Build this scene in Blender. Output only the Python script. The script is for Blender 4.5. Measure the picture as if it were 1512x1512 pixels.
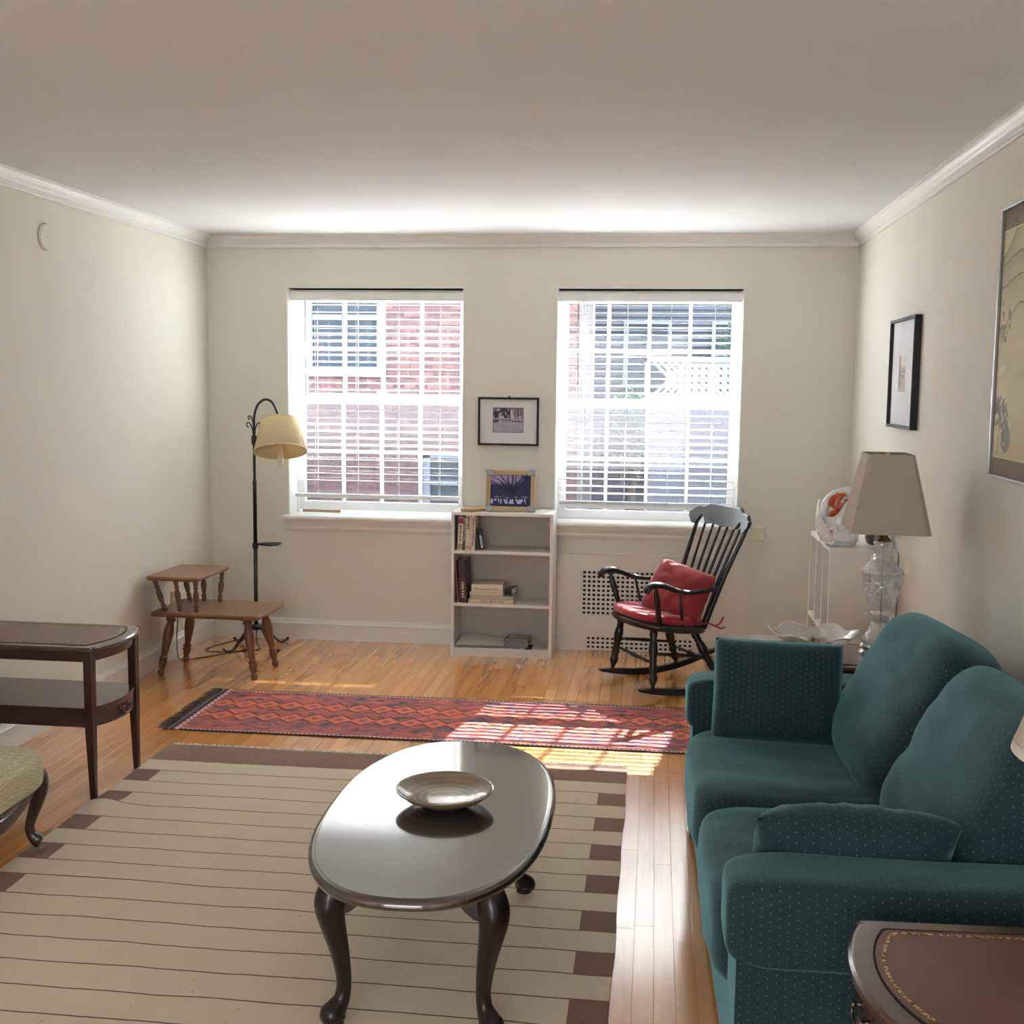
import bpy, bmesh, math, random
import numpy as np
from mathutils import Vector, Matrix, noise
for o in list(bpy.data.objects): bpy.data.objects.remove(o, do_unlink=True)
scn = bpy.context.scene
COL = scn.collection
R = math.radians; PI = math.pi
sin, cos = math.sin, math.cos
random.seed(7)

# ------------------------------------------------------------------ camera, sky, sun, lamps, exposure
ROOM_W, ROOM_H, REAR = 3.914, 2.5, -9.6
cam_d = bpy.data.cameras.new('camera'); cam = bpy.data.objects.new('camera', cam_d); COL.objects.link(cam)
scn.camera = cam
cam_d.sensor_width = 36.0; cam_d.sensor_fit = 'HORIZONTAL'; cam_d.lens = 36.0*1740.1/1512.0
cam_d.clip_start = 0.05; cam_d.clip_end = 200
yaw, pit, rol = 0.1197, 0.1078, 0.0120
f_ = Vector((-sin(yaw)*cos(pit), cos(yaw)*cos(pit), -sin(pit))); r_ = Vector((cos(yaw), sin(yaw), 0)); u_ = r_.cross(f_)
r2 = r_*cos(rol)+u_*sin(rol); u2 = -r_*sin(rol)+u_*cos(rol)
mt = Matrix((r2, u2, -f_)).transposed().to_4x4(); mt.translation = Vector((2.7693, -7.1095, 1.612))
cam.matrix_world = mt

world = bpy.data.worlds.new('sky'); scn.world = world; world.use_nodes = True
bg = world.node_tree.nodes['Background']; bg.inputs[0].default_value = (0.82, 0.91, 1.0, 1); bg.inputs[1].default_value = 7.0
sun_d = bpy.data.lights.new('sun', 'SUN'); sun = bpy.data.objects.new('sun', sun_d); COL.objects.link(sun)
sun_d.energy = 85.0; sun_d.angle = R(0.6); sun_d.color = (1.0, 0.985, 0.96)
sun.rotation_euler = Vector((-0.17, -1.0, -0.82)).to_track_quat('-Z', 'Y').to_euler()
def area(name, loc, direction, sx, sy, power, color):
    d = bpy.data.lights.new(name, 'AREA'); o = bpy.data.objects.new(name, d); COL.objects.link(o)
    d.shape = 'RECTANGLE'; d.size = sx; d.size_y = sy; d.energy = power; d.color = color
    o.location = loc; o.rotation_euler = Vector(direction).to_track_quat('-Z', 'Y').to_euler(); return o
area('rear_fill_light', (1.9, REAR+0.15, 1.35), (0, 1, 0.0), 2.6, 1.9, 42, (0.90, 0.95, 1.0))  # added fill light behind the camera; the rear wall is solid
for wx in (1.058, 2.721):                                # sky portals: sampling guides only, they give no light of their own
    p = area('window_portal', (wx, 0.30, 1.48), (0, -1, 0), 1.09, 1.39, 1, (1, 1, 1)); p.data.cycles.is_portal = True
vs = scn.view_settings
vs.view_transform = 'Standard'; vs.look = 'None'; vs.gamma = 1.0; vs.use_curve_mapping = False
vs.exposure = 1.12

# ------------------------------------------------------------------ node helpers
class V:
    """a value socket with arithmetic"""
    def __init__(s, nt, sock): s.nt = nt; s.k = sock
    def _m(s, op, *a):
        n = s.nt.nodes.new('ShaderNodeMath'); n.operation = op
        for i, x in enumerate((s,)+a):
            if isinstance(x, V): s.nt.links.new(x.k, n.inputs[i])
            else: n.inputs[i].default_value = x
        return V(s.nt, n.outputs[0])
    def __add__(s, o): return s._m('ADD', o)
    def __sub__(s, o): return s._m('SUBTRACT', o)
    def __mul__(s, o): return s._m('MULTIPLY', o)
    def __truediv__(s, o): return s._m('DIVIDE', o)
    __radd__ = __add__; __rmul__ = __mul__
    def lt(s, o): return s._m('LESS_THAN', o)
    def gt(s, o): return s._m('GREATER_THAN', o)
    def mod(s, o): return s._m('FLOORED_MODULO', o)
    def floor(s): return s._m('FLOOR')
    def abs(s): return s._m('ABSOLUTE')
    def sqrt(s): return s._m('SQRT')
    def sin(s): return s._m('SINE')
    def mx(s, o): return s._m('MAXIMUM', o)
    def mn(s, o): return s._m('MINIMUM', o)
    def at2(s, o): return s._m('ARCTAN2', o)
class NT:
    def __init__(s, name):
        s.m = bpy.data.materials.new(name); s.m.use_nodes = True; s.nt = s.m.node_tree
        s.b = s.nt.nodes['Principled BSDF']; s.out = s.nt.nodes['Material Output']
    def n(s, t): return s.nt.nodes.new(t)
    def link(s, a, b): s.nt.links.new(a.k if isinstance(a, V) else a, b)
    def coord(s, kind='Object', scale=None):
        c = s.n('ShaderNodeTexCoord'); o = c.outputs[kind]
        if scale:
            mp = s.n('ShaderNodeMapping'); mp.inputs['Scale'].default_value = scale; s.link(o, mp.inputs[0]); o = mp.outputs[0]
        return o
    def xyz(s, kind='Object'):
        q = s.n('ShaderNodeSeparateXYZ'); s.link(s.coord(kind), q.inputs[0]); return [V(s.nt, q.outputs[i]) for i in range(3)]
    def noise(s, scale, detail=3, vec=None, rough=0.55):
        t = s.n('ShaderNodeTexNoise'); t.inputs['Scale'].default_value = scale; t.inputs['Detail'].default_value = detail
        t.inputs['Roughness'].default_value = rough
        if vec is not None: s.link(vec, t.inputs['Vector'])
        return V(s.nt, t.outputs[0])
    def attr(s, name, color=False):
        a = s.n('ShaderNodeAttribute'); a.attribute_name = name
        return a.outputs[0] if color else V(s.nt, a.outputs[2])
    def mix(s, fac, a, b):
        x = s.n('ShaderNodeMix'); x.data_type = 'RGBA'
        if isinstance(fac, V): s.link(fac, x.inputs[0])
        else: x.inputs[0].default_value = fac
        for c, i in ((a, 6), (b, 7)):
            if isinstance(c, (tuple, list)): x.inputs[i].default_value = (*c[:3], 1)
            else: s.link(c, x.inputs[i])
        return x.outputs[2]
    def ramp(s, fac, stops):
        r = s.n('ShaderNodeValToRGB'); s.link(fac, r.inputs[0]); e = r.color_ramp.elements
        while len(e) < len(stops): e.new(0.5)
        for q, (p, c) in zip(e, stops): q.position = p; q.color = (*c, 1)
        return r.outputs[0]
    def bump(s, h, strength=0.2, dist=0.01):
        b = s.n('ShaderNodeBump'); b.inputs['Strength'].default_value = strength; b.inputs['Distance'].default_value = dist
        s.link(h, b.inputs['Height']); s.link(b.outputs[0], s.b.inputs['Normal'])
    def set(s, col=None, rough=None, **kw):
        if col is not None:
            if isinstance(col, (tuple, list)): s.b.inputs['Base Color'].default_value = (*col[:3], 1)
            else: s.link(col, s.b.inputs['Base Color'])
        if rough is not None:
            if isinstance(rough, V): s.link(rough, s.b.inputs['Roughness'])
            else: s.b.inputs['Roughness'].default_value = rough
        for k, v in kw.items(): s.b.inputs[k.replace('_', ' ')].default_value = v
        return s
def srgb(r, g, b): return tuple((c/255/12.92 if c <= 10 else ((c/255+0.055)/1.055)**2.4) for c in (r, g, b))

def paint(name, col, rough=0.5, var=0.04, bump=0.02, scale=14):
    t = NT(name); nz = t.noise(scale, 4, t.coord())
    t.set(t.mix(nz, tuple(c*(1-var) for c in col), tuple(min(1, c*(1+var)) for c in col)), rough)
    n2 = t.noise(180, 2, t.coord()); t.bump(n2, bump, 0.002); return t.m
def wood(name, dark, light, rough=0.35, axis=0, coat=0.3, scale=1.0, bump=0.05):
    t = NT(name); s = [30*scale]*3; s[axis] = 2.2*scale
    v = t.coord('Object', s); n1 = t.noise(1.0, 6, v, 0.65); n2 = t.noise(4.5, 3, v)
    t.set(t.mix(n1*0.75+n2*0.25, dark, light), rough); t.b.inputs['Coat Weight'].default_value = coat
    t.b.inputs['Coat Roughness'].default_value = 0.12; t.bump(n1, bump, 0.002); return t.m
def metal(name, col, rough=0.3):
    t = NT(name); nz = t.noise(60, 2, t.coord()); t.set(col, nz*0.15+(rough-0.07), Metallic=1.0); return t.m
def fabric(name, col, rough=0.9, scale=350, var=0.12, bump=0.25, sheen=0.2):
    t = NT(name); nz = t.noise(scale, 2, t.coord()); n2 = t.noise(9, 3, t.coord())
    t.set(t.mix(nz*0.6+n2*0.4, tuple(c*(1-var) for c in col), tuple(min(1, c*(1+var)) for c in col)), rough)
    t.b.inputs['Sheen Weight'].default_value = sheen; t.bump(nz, bump, 0.001); return t.m
def clear(name, tint=(1, 1, 1), refl=0.10, haze=0.0, rough=0.02, bump=0.0, edge=True):
    """thin clear glass: light passes, edges and highlights reflect"""
    t = NT(name); nt = t.nt; nt.nodes.remove(t.b)
    tr = t.n('ShaderNodeBsdfTransparent'); tr.inputs[0].default_value = (*tint, 1)
    gl = t.n('ShaderNodeBsdfGlossy'); gl.inputs['Roughness'].default_value = rough
    df = t.n('ShaderNodeBsdfDiffuse'); df.inputs[0].default_value = (0.9, 0.9, 0.88, 1)
    lw = t.n('ShaderNodeLayerWeight'); lw.inputs[0].default_value = 0.25
    if bump:
        vo = t.n('ShaderNodeTexVoronoi'); vo.inputs['Scale'].default_value = 55; t.link(t.coord(), vo.inputs['Vector'])
        b = t.n('ShaderNodeBump'); b.inputs['Strength'].default_value = bump; b.inputs['Distance'].default_value = 0.006
        t.link(vo.outputs[0], b.inputs['Height'])
        t.link(b.outputs[0], gl.inputs['Normal']); t.link(b.outputs[0], lw.inputs['Normal'])
    fac = (V(nt, lw.outputs[1])*0.7 if edge else V(nt, lw.outputs[0])*0.5) + refl
    m1 = t.n('ShaderNodeMixShader'); t.link(fac, m1.inputs[0]); t.link(tr.outputs[0], m1.inputs[1]); t.link(gl.outputs[0], m1.inputs[2])
    m2 = t.n('ShaderNodeMixShader'); m2.inputs[0].default_value = haze
    t.link(m1.outputs[0], m2.inputs[1]); t.link(df.outputs[0], m2.inputs[2]); t.link(m2.outputs[0], t.out.inputs[0])
    return t.m
def painted(name, rough=0.5, coat=0.0):
    t = NT(name); t.set(t.attr('paint', True), rough, Coat_Weight=coat); return t.m

# ------------------------------------------------------------------ mesh helpers
class M:
    def __init__(s): s.v = []; s.f = []; s.sm = []; s.mi = []; s.cur = 0
    def add(s, vs, fs, smooth=False):
        b = len(s.v); s.v += [tuple(x) for x in vs]; s.f += [tuple(i+b for i in q) for q in fs]
        s.sm += [smooth]*len(fs); s.mi += [s.cur]*len(fs); return s
    def tf(s, mtx, a=0):
        for i in range(a, len(s.v)): s.v[i] = tuple(mtx @ Vector(s.v[i]))
        return s
    def box(s, x0, x1, y0, y1, z0, z1):
        v = [(x, y, z) for z in (z0, z1) for y in (y0, y1) for x in (x0, x1)]
        return s.add(v, [(0, 2, 3, 1), (4, 5, 7, 6), (0, 1, 5, 4), (2, 6, 7, 3), (0, 4, 6, 2), (1, 3, 7, 5)])
    def cbox(s, c, d, rot=None):
        a = len(s.v); s.box(-d[0]/2, d[0]/2, -d[1]/2, d[1]/2, -d[2]/2, d[2]/2)
        return s.tf(Matrix.Translation(c) @ (rot.to_4x4() if rot is not None else Matrix()), a)
    def chbox(s, x0, x1, y0, y1, z0, z1, c=0.002):
        """box with its top edges chamfered"""
        v = [(x0, y0, z0), (x1, y0, z0), (x1, y1, z0), (x0, y1, z0), (x0, y0, z1-c), (x1, y0, z1-c), (x1, y1, z1-c), (x0, y1, z1-c),
             (x0+c, y0+c, z1), (x1-c, y0+c, z1), (x1-c, y1-c, z1), (x0+c, y1-c, z1)]
        f = [(3, 2, 1, 0), (8, 9, 10, 11)]
        for i in range(4):
            j = (i+1) % 4; f += [(i, j, j+4, i+4), (i+4, j+4, j+8, i+8)]
        return s.add(v, f)
    def loft(s, rings, closed=True, caps=True, smooth=True):
        n = len(rings[0]); v = [p for r in rings for p in r]; f = []
        for i in range(len(rings)-1):
            for j in range(n if closed else n-1):
                k = (j+1) % n; f.append((i*n+j, i*n+k, (i+1)*n+k, (i+1)*n+j))
        s.add(v, f, smooth)
        if caps and closed:
            b = len(s.v)-len(v)
            s.f += [tuple(b+j for j in range(n-1, -1, -1)), tuple(b+(len(rings)-1)*n+j for j in range(n))]
            s.sm += [False, False]; s.mi += [s.cur]*2
        return s
    def lathe(s, prof, seg=24, c=(0, 0, 0), caps=True, smooth=True, fn=None):
        rings = []
        for r, z in prof:
            ring = []
            for j in range(seg):
                a = 2*PI*j/seg; k = fn(a, r, z) if fn else 1.0
                ring.append((c[0]+r*k*cos(a), c[1]+r*k*sin(a), c[2]+z))
            rings.append(ring)
        return s.loft(rings, True, caps, smooth)
    def turn(s, p0, p1, prof, seg=14):
        """turned member from p0 to p1; prof = (fraction, radius)"""
        a = len(s.v); p0 = Vector(p0); p1 = Vector(p1); L = (p1-p0).length
        s.lathe([(r, t*L) for t, r in prof], seg)
        return s.tf(Matrix.Translation(p0) @ (p1-p0).to_track_quat('Z', 'Y').to_matrix().to_4x4(), a)
    def tube(s, pts, rad, seg=10, flat=1.0, power=1.0, up=(0, 0, 1), caps=True):
        """sweep along pts; rad = number, list, or list of (rx, ry)"""
        P = [Vector(p) for p in pts]; rings = []; n = len(P); U = Vector(up)
        for i, p in enumerate(P):
            t = (P[min(i+1, n-1)]-P[max(i-1, 0)]).normalized()
            x = U.cross(t)
            if x.length < 1e-3: x = Vector((1, 0, 0)).cross(t)
            if x.length < 1e-3: x = Vector((0, 1, 0))
            x.normalize(); y = t.cross(x).normalized()
            rr = rad[i] if isinstance(rad, (list, tuple)) else rad
            rx, ry = rr if isinstance(rr, (list, tuple)) else (rr, rr*flat)
            ring = []
            for j in range(seg):
                a = 2*PI*(j+0.5)/seg; ca, sa = cos(a), sin(a)
                if power != 1.0:
                    ca = math.copysign(abs(ca)**power, ca); sa = math.copysign(abs(sa)**power, sa)
                ring.append(p + x*(rx*ca) + y*(ry*sa))
            rings.append(ring)
        return s.loft(rings, True, caps, True)
    def prism(s, poly, axis, a0, a1, smooth=False):
        """polygon extruded along an axis; poly is 2D in the two other axes (cyclic order)"""
        def pt(p, a): return {'x': (a, p[0], p[1]), 'y': (p[0], a, p[1]), 'z': (p[0], p[1], a)}[axis]
        n = len(poly); v = [pt(p, a0) for p in poly]+[pt(p, a1) for p in poly]
        f = [(i, (i+1) % n, (i+1) % n+n, i+n) for i in range(n)]
        s.add(v, f, smooth); b = len(s.v)-2*n
        s.f += [tuple(b+i for i in range(n-1, -1, -1)), tuple(b+n+i for i in range(n))]; s.sm += [False]*2; s.mi += [s.cur]*2
        return s
    def grid(s, fn, nu, nv, smooth=True):
        """fn(u, v) with u, v in 0..1"""
        v = [fn(i/nu, j/nv) for j in range(nv+1) for i in range(nu+1)]; w = nu+1
        return s.add(v, [(j*w+i, j*w+i+1, (j+1)*w+i+1, (j+1)*w+i) for j in range(nv) for i in range(nu)], smooth)
    def build(s, name, mat, parent=None, bevel=0, recalc=True, sub=0):
        me = bpy.data.meshes.new(name); me.from_pydata(s.v, [], s.f)
        me.polygons.foreach_set('use_smooth', s.sm)
        for m_ in (mat if isinstance(mat, (list, tuple)) else [mat]): me.materials.append(m_)
        if any(s.mi): me.polygons.foreach_set('material_index', s.mi)
        if recalc:
            b = bmesh.new(); b.from_mesh(me); bmesh.ops.recalc_face_normals(b, faces=b.faces[:]); b.to_mesh(me); b.free()
        me.update()
        o = bpy.data.objects.new(name, me); COL.objects.link(o)
        if parent is not None: o.parent = parent
        if bevel:
            bv = o.modifiers.new('bevel', 'BEVEL'); bv.width = bevel; bv.segments = 2; bv.limit_method = 'ANGLE'; bv.angle_limit = R(40)
        if sub:
            sd = o.modifiers.new('subdivision', 'SUBSURF'); sd.levels = sub; sd.render_levels = sub
        return o
def tag(o, label=None, cat=None, group=None, kind=None):
    for k, v in (('label', label), ('category', cat), ('group', group), ('kind', kind)):
        if v: o[k] = v
    return o
def thing(name, loc, label, cat, rz=0, group=None):
    o = bpy.data.objects.new(name, None); COL.objects.link(o); o.location = loc; o.rotation_euler = (0, 0, rz); o.empty_display_size = 0.05
    return tag(o, label, cat, group)
def structure(o): o['kind'] = 'structure'; return o
def copy_part(o, parent, loc=None):
    c = o.copy(); COL.objects.link(c); c.parent = parent
    if loc is not None: c.location = loc
    return c
def rot(rx=0, ry=0, rz=0): return Matrix.Rotation(rz, 3, 'Z') @ Matrix.Rotation(ry, 3, 'Y') @ Matrix.Rotation(rx, 3, 'X')
def spline(pts, n=6):
    """Catmull-Rom through tuples of any length"""
    P = [pts[0]]+list(pts)+[pts[-1]]; out = []
    for i in range(1, len(P)-2):
        a, b, c, d = P[i-1:i+3]
        for k in range(n):
            t = k/n; out.append(tuple(0.5*((2*q1)+(-q0+q2)*t+(2*q0-5*q1+4*q2-q3)*t*t+(-q0+3*q1-3*q2+q3)*t**3) for q0, q1, q2, q3 in zip(a, b, c, d)))
    out.append(tuple(pts[-1])); return out
def painted_sheet(name, mat, parent, w, h, fn, nx, ny, mtx=None, thick=0.0015):
    """flat printed sheet: colours per cell on a fine grid in the xz plane (front faces -y); fn(u, v) arrays -> rgb array"""
    xs = np.linspace(-w/2, w/2, nx+1); zs = np.linspace(0, h, ny+1)
    X, Z = np.meshgrid(xs, zs); co = np.stack([X, np.zeros_like(X), Z], -1).reshape(-1, 3)
    idx = np.arange((nx+1)*(ny+1)).reshape(ny+1, nx+1)
    q = np.stack([idx[:-1, :-1], idx[:-1, 1:], idx[1:, 1:], idx[1:, :-1]], -1).reshape(-1, 4)
    me = bpy.data.meshes.new(name); me.from_pydata(co.tolist(), [], q.tolist())
    U, W_ = np.meshgrid((np.arange(nx)+.5)/nx, (np.arange(ny)+.5)/ny)
    c = fn(U, W_).reshape(-1, 3); c = np.repeat(c, 4, 0); c = np.concatenate([c, np.ones((len(c), 1))], 1).astype(np.float32)
    a = me.color_attributes.new('paint', 'FLOAT_COLOR', 'CORNER'); a.data.foreach_set('color', c.ravel())
    me.materials.append(mat); o = bpy.data.objects.new(name, me); COL.objects.link(o)
    if parent is not None: o.parent = parent
    if mtx is not None: o.matrix_local = mtx
    return o
def vnoise(X, Y, seed=0):
    """smooth value noise on arrays"""
    rs = np.random.RandomState(seed); T = rs.rand(64, 64)
    xi = np.floor(X).astype(int); yi = np.floor(Y).astype(int); fx = X-xi; fy = Y-yi
    fx = fx*fx*(3-2*fx); fy = fy*fy*(3-2*fy); g = lambda a, b: T[a % 64, b % 64]
    return (g(xi, yi)*(1-fx)+g(xi+1, yi)*fx)*(1-fy)+(g(xi, yi+1)*(1-fx)+g(xi+1, yi+1)*fx)*fy
def blend(a, b, m): return a*(1-m[..., None])+np.array(b)*m[..., None]

# ------------------------------------------------------------------ shared materials
WHITE = paint('white_paint', (0.82, 0.81, 0.78), 0.4)
TRIM = paint('trim_paint', (0.84, 0.83, 0.79), 0.35)
WALL = paint('cream_wall_paint', (0.755, 0.728, 0.645), 0.75, 0.02, 0.05, 3)
CEIL = paint('ceiling_paint', (0.785, 0.805, 0.81), 0.85, 0.015, 0.06, 2)
PANEL = paint('panel_paint', (0.78, 0.74, 0.67), 0.5, 0.02)
SHELFWHITE = paint('white_laminate', (0.80, 0.77, 0.72), 0.4, 0.015)
MAHOG = wood('dark_mahogany', (0.016, 0.005, 0.004), (0.055, 0.018, 0.011), 0.28, 2, 0.5)
MAHOGX = wood('dark_mahogany_long', (0.018, 0.006, 0.004), (0.062, 0.021, 0.013), 0.28, 0, 0.5)
MAPLE = wood('brown_maple', (0.13, 0.052, 0.02), (0.27, 0.12, 0.05), 0.4, 0, 0.25)
MAPLEZ = wood('brown_maple_turned', (0.10, 0.036, 0.015), (0.21, 0.083, 0.035), 0.4, 2, 0.25)
MATTE = paint('matte_black', (0.006, 0.006, 0.008), 0.6, 0.1)
CRNR = metal('corner_steel', (0.30, 0.31, 0.33), 0.5)
BLACK = paint('black_lacquer', (0.010, 0.009, 0.010), 0.3, 0.1)
IRON = paint('black_iron', (0.012, 0.010, 0.010), 0.45, 0.15)
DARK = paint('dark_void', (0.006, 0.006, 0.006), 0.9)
BRASS = metal('aged_brass', (0.62, 0.50, 0.30), 0.25)
GOLDLINE = paint('gold_line', (0.62, 0.47, 0.18), 0.5)
SILVER = metal('polished_silver', (0.80, 0.78, 0.74), 0.16)
STEEL = metal('dull_steel', (0.42, 0.43, 0.45), 0.35)
PAPER = paint('book_paper', (0.78, 0.73, 0.62), 0.8)

# ================================================================== THE ROOM
W_, H_ = ROOM_W, ROOM_H
OPEN = [(0.5115, 1.6043), (2.1738, 3.268)]; ZS, ZH = 0.787, 2.183; WT = 0.30     # window openings in the back wall
structure(M().box(-0.15, W_+0.15, REAR-0.15, 0.0, -0.2, -0.008).build('floor', paint('subfloor', (0.22, 0.115, 0.045), 0.7)))
floor = bpy.data.objects['floor']
structure(M().box(-0.15, W_+0.15, REAR-0.15, WT, H_, H_+0.2).build('ceiling', CEIL))
structure(M().box(-0.15, 0, REAR-0.15, WT, -0.2, H_).build('wall_left', WALL))
structure(M().box(W_, W_+0.15, REAR-0.15, WT, -0.2, H_).build('wall_right', WALL))
structure(M().box(0, W_, REAR-0.15, REAR, -0.2, H_).build('wall_front', WALL))
wb = M(); xs = [0, OPEN[0][0], OPEN[0][1], OPEN[1][0], OPEN[1][1], W_]
for i in range(5):
    if i % 2 == 0: wb.box(xs[i], xs[i+1], 0, WT, -0.2, H_)
    else: wb.box(xs[i], xs[i+1], 0, WT, -0.2, ZS-0.03); wb.box(xs[i], xs[i+1], 0, WT, ZH, H_)
structure(wb.build('wall_back', WALL))
# oak strip floor
t = NT('oak_strip'); tone = t.attr('tone'); ox = t.xyz()
vv = t.coord('Object', (42, 1.6, 1)); g1 = t.noise(1.0, 5, vv, 0.6); g2 = t.noise(5.0, 2, vv)
grain = g1*0.42+g2*0.12+tone*0.26+0.10
t.set(t.ramp(grain, [(0.2, srgb(188, 114, 46)), (0.5, srgb(222, 150, 72)), (0.8, srgb(236, 178, 102))]), g2*0.10+0.20)
t.b.inputs['Coat Weight'].default_value = 1.0; t.b.inputs['Coat Roughness'].default_value = 0.13; t.b.inputs['Coat IOR'].default_value = 1.95
t.bump(g1*0.7+g2*0.3, 0.10, 0.0015); OAK = t.m
cells = []; pw = 0.0572; rnd = random.Random(3)
for i in range(int(W_/pw)+1):
    x0 = i*pw; x1 = min(x0+pw, W_)-0.0007
    if x1-x0 < 0.01: continue
    y = 0.0+rnd.uniform(0, 0.9)
    while y > REAR:
        L = rnd.uniform(0.55, 1.7); ya, yb = max(y-L, REAR), min(y, -0.0); y -= L
        if yb-ya < 0.02: continue
        cells.append((x0, x1, ya+0.0008, yb, rnd.random()))
def plank_view(c):
    xm = (c[0]+c[1])/2; vis = 0
    for k in range(8):
        yy = c[2]+(c[3]-c[2])*(k+0.5)/8
        if yy < -4.45 or (0.68 < xm < 2.68 and yy < -2.23) or (xm > 2.98 and yy < -0.9) or (0.56 < xm and -2.0 < yy < -1.27) or xm < 0.0+(-yy-1.0)*0.13-0.05 or (1.6 < xm < 2.2 and yy > -0.3): continue
        vis += (c[3]-c[2])/(7.1+yy)**2
    return vis
cells.sort(key=plank_view, reverse=True)
def plank_mesh(m, c): m.chbox(c[0], c[1], c[2], c[3], -0.0075, random.uniform(-0.00015, 0), 0.0004)
def set_tone(o, vals):
    a = o.data.attributes.new('tone', 'FLOAT', 'FACE'); a.data.foreach_set('value', vals)
for c in cells[:300]:
    m = M(); plank_mesh(m, c); o = m.build('plank', OAK, floor, recalc=False); set_tone(o, [c[4]]*len(m.f))
m = M(); tv = []
for c in cells[300:]: plank_mesh(m, c); tv += [c[4]]*10
o = m.build('plank_field', OAK, floor, recalc=False); set_tone(o, tv); o['kind'] = 'stuff'

# mouldings
cr = [(0, 2.424), (0.010, 2.424), (0.012, 2.428), (0.010, 2.433), (0.008, 2.435), (0.008, 2.447), (0.013, 2.449), (0.015, 2.455), (0.020, 2.461),
      (0.028, 2.468), (0.036, 2.478), (0.040, 2.487), (0.0467, 2.489), (0.0467, H_), (0, H_)]
structure(M().prism(cr, 'y', REAR, 0).build('trim_1', TRIM))
structure(M().prism([(W_-a, b) for a, b in cr], 'y', REAR, 0).build('trim_2', TRIM))
structure(M().prism([(-a, b) for a, b in cr], 'x', 0, W_).build('trim_3', TRIM))
bb = [(0, 0), (0.017, 0), (0.017, 0.092), (0.021, 0.095), (0.021, 0.101), (0.015, 0.106), (0.010, 0.117), (0.009, 0.124), (0, 0.128)]
structure(M().prism(bb, 'y', REAR, 0).build('baseboard_left', TRIM))
structure(M().prism([(W_-a, b) for a, b in bb], 'y', REAR, 0).build('baseboard_right', TRIM))
structure(M().prism([(-a, b) for a, b in bb], 'x', 0, 2.10).prism([(-a, b) for a, b in bb], 'x', 3.345, W_).build('baseboard_back', TRIM))

# windows
GLASS = clear('window_glass', (0.97, 0.985, 1.0), 0.03)
t = NT('insect_mesh'); t.nt.nodes.remove(t.b); tr = t.n('ShaderNodeBsdfTransparent'); df = t.n('ShaderNodeBsdfDiffuse'); df.inputs[0].default_value = (0.05, 0.05, 0.055, 1)
tl = t.n('ShaderNodeBsdfTranslucent'); tl.inputs[0].default_value = (0.035, 0.035, 0.04, 1); ad = t.n('ShaderNodeMixShader'); t.link(df.outputs[0], ad.inputs[1]); t.link(tl.outputs[0], ad.inputs[2])
ms = t.n('ShaderNodeMixShader'); ms.inputs[0].default_value = 0.30; t.link(tr.outputs[0], ms.inputs[1]); t.link(ad.outputs[0], ms.inputs[2]); t.link(ms.outputs[0], t.out.inputs[0]); SCREEN = t.m
COPPER = metal('copper_latch', (0.72, 0.40, 0.28), 0.4)
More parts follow.
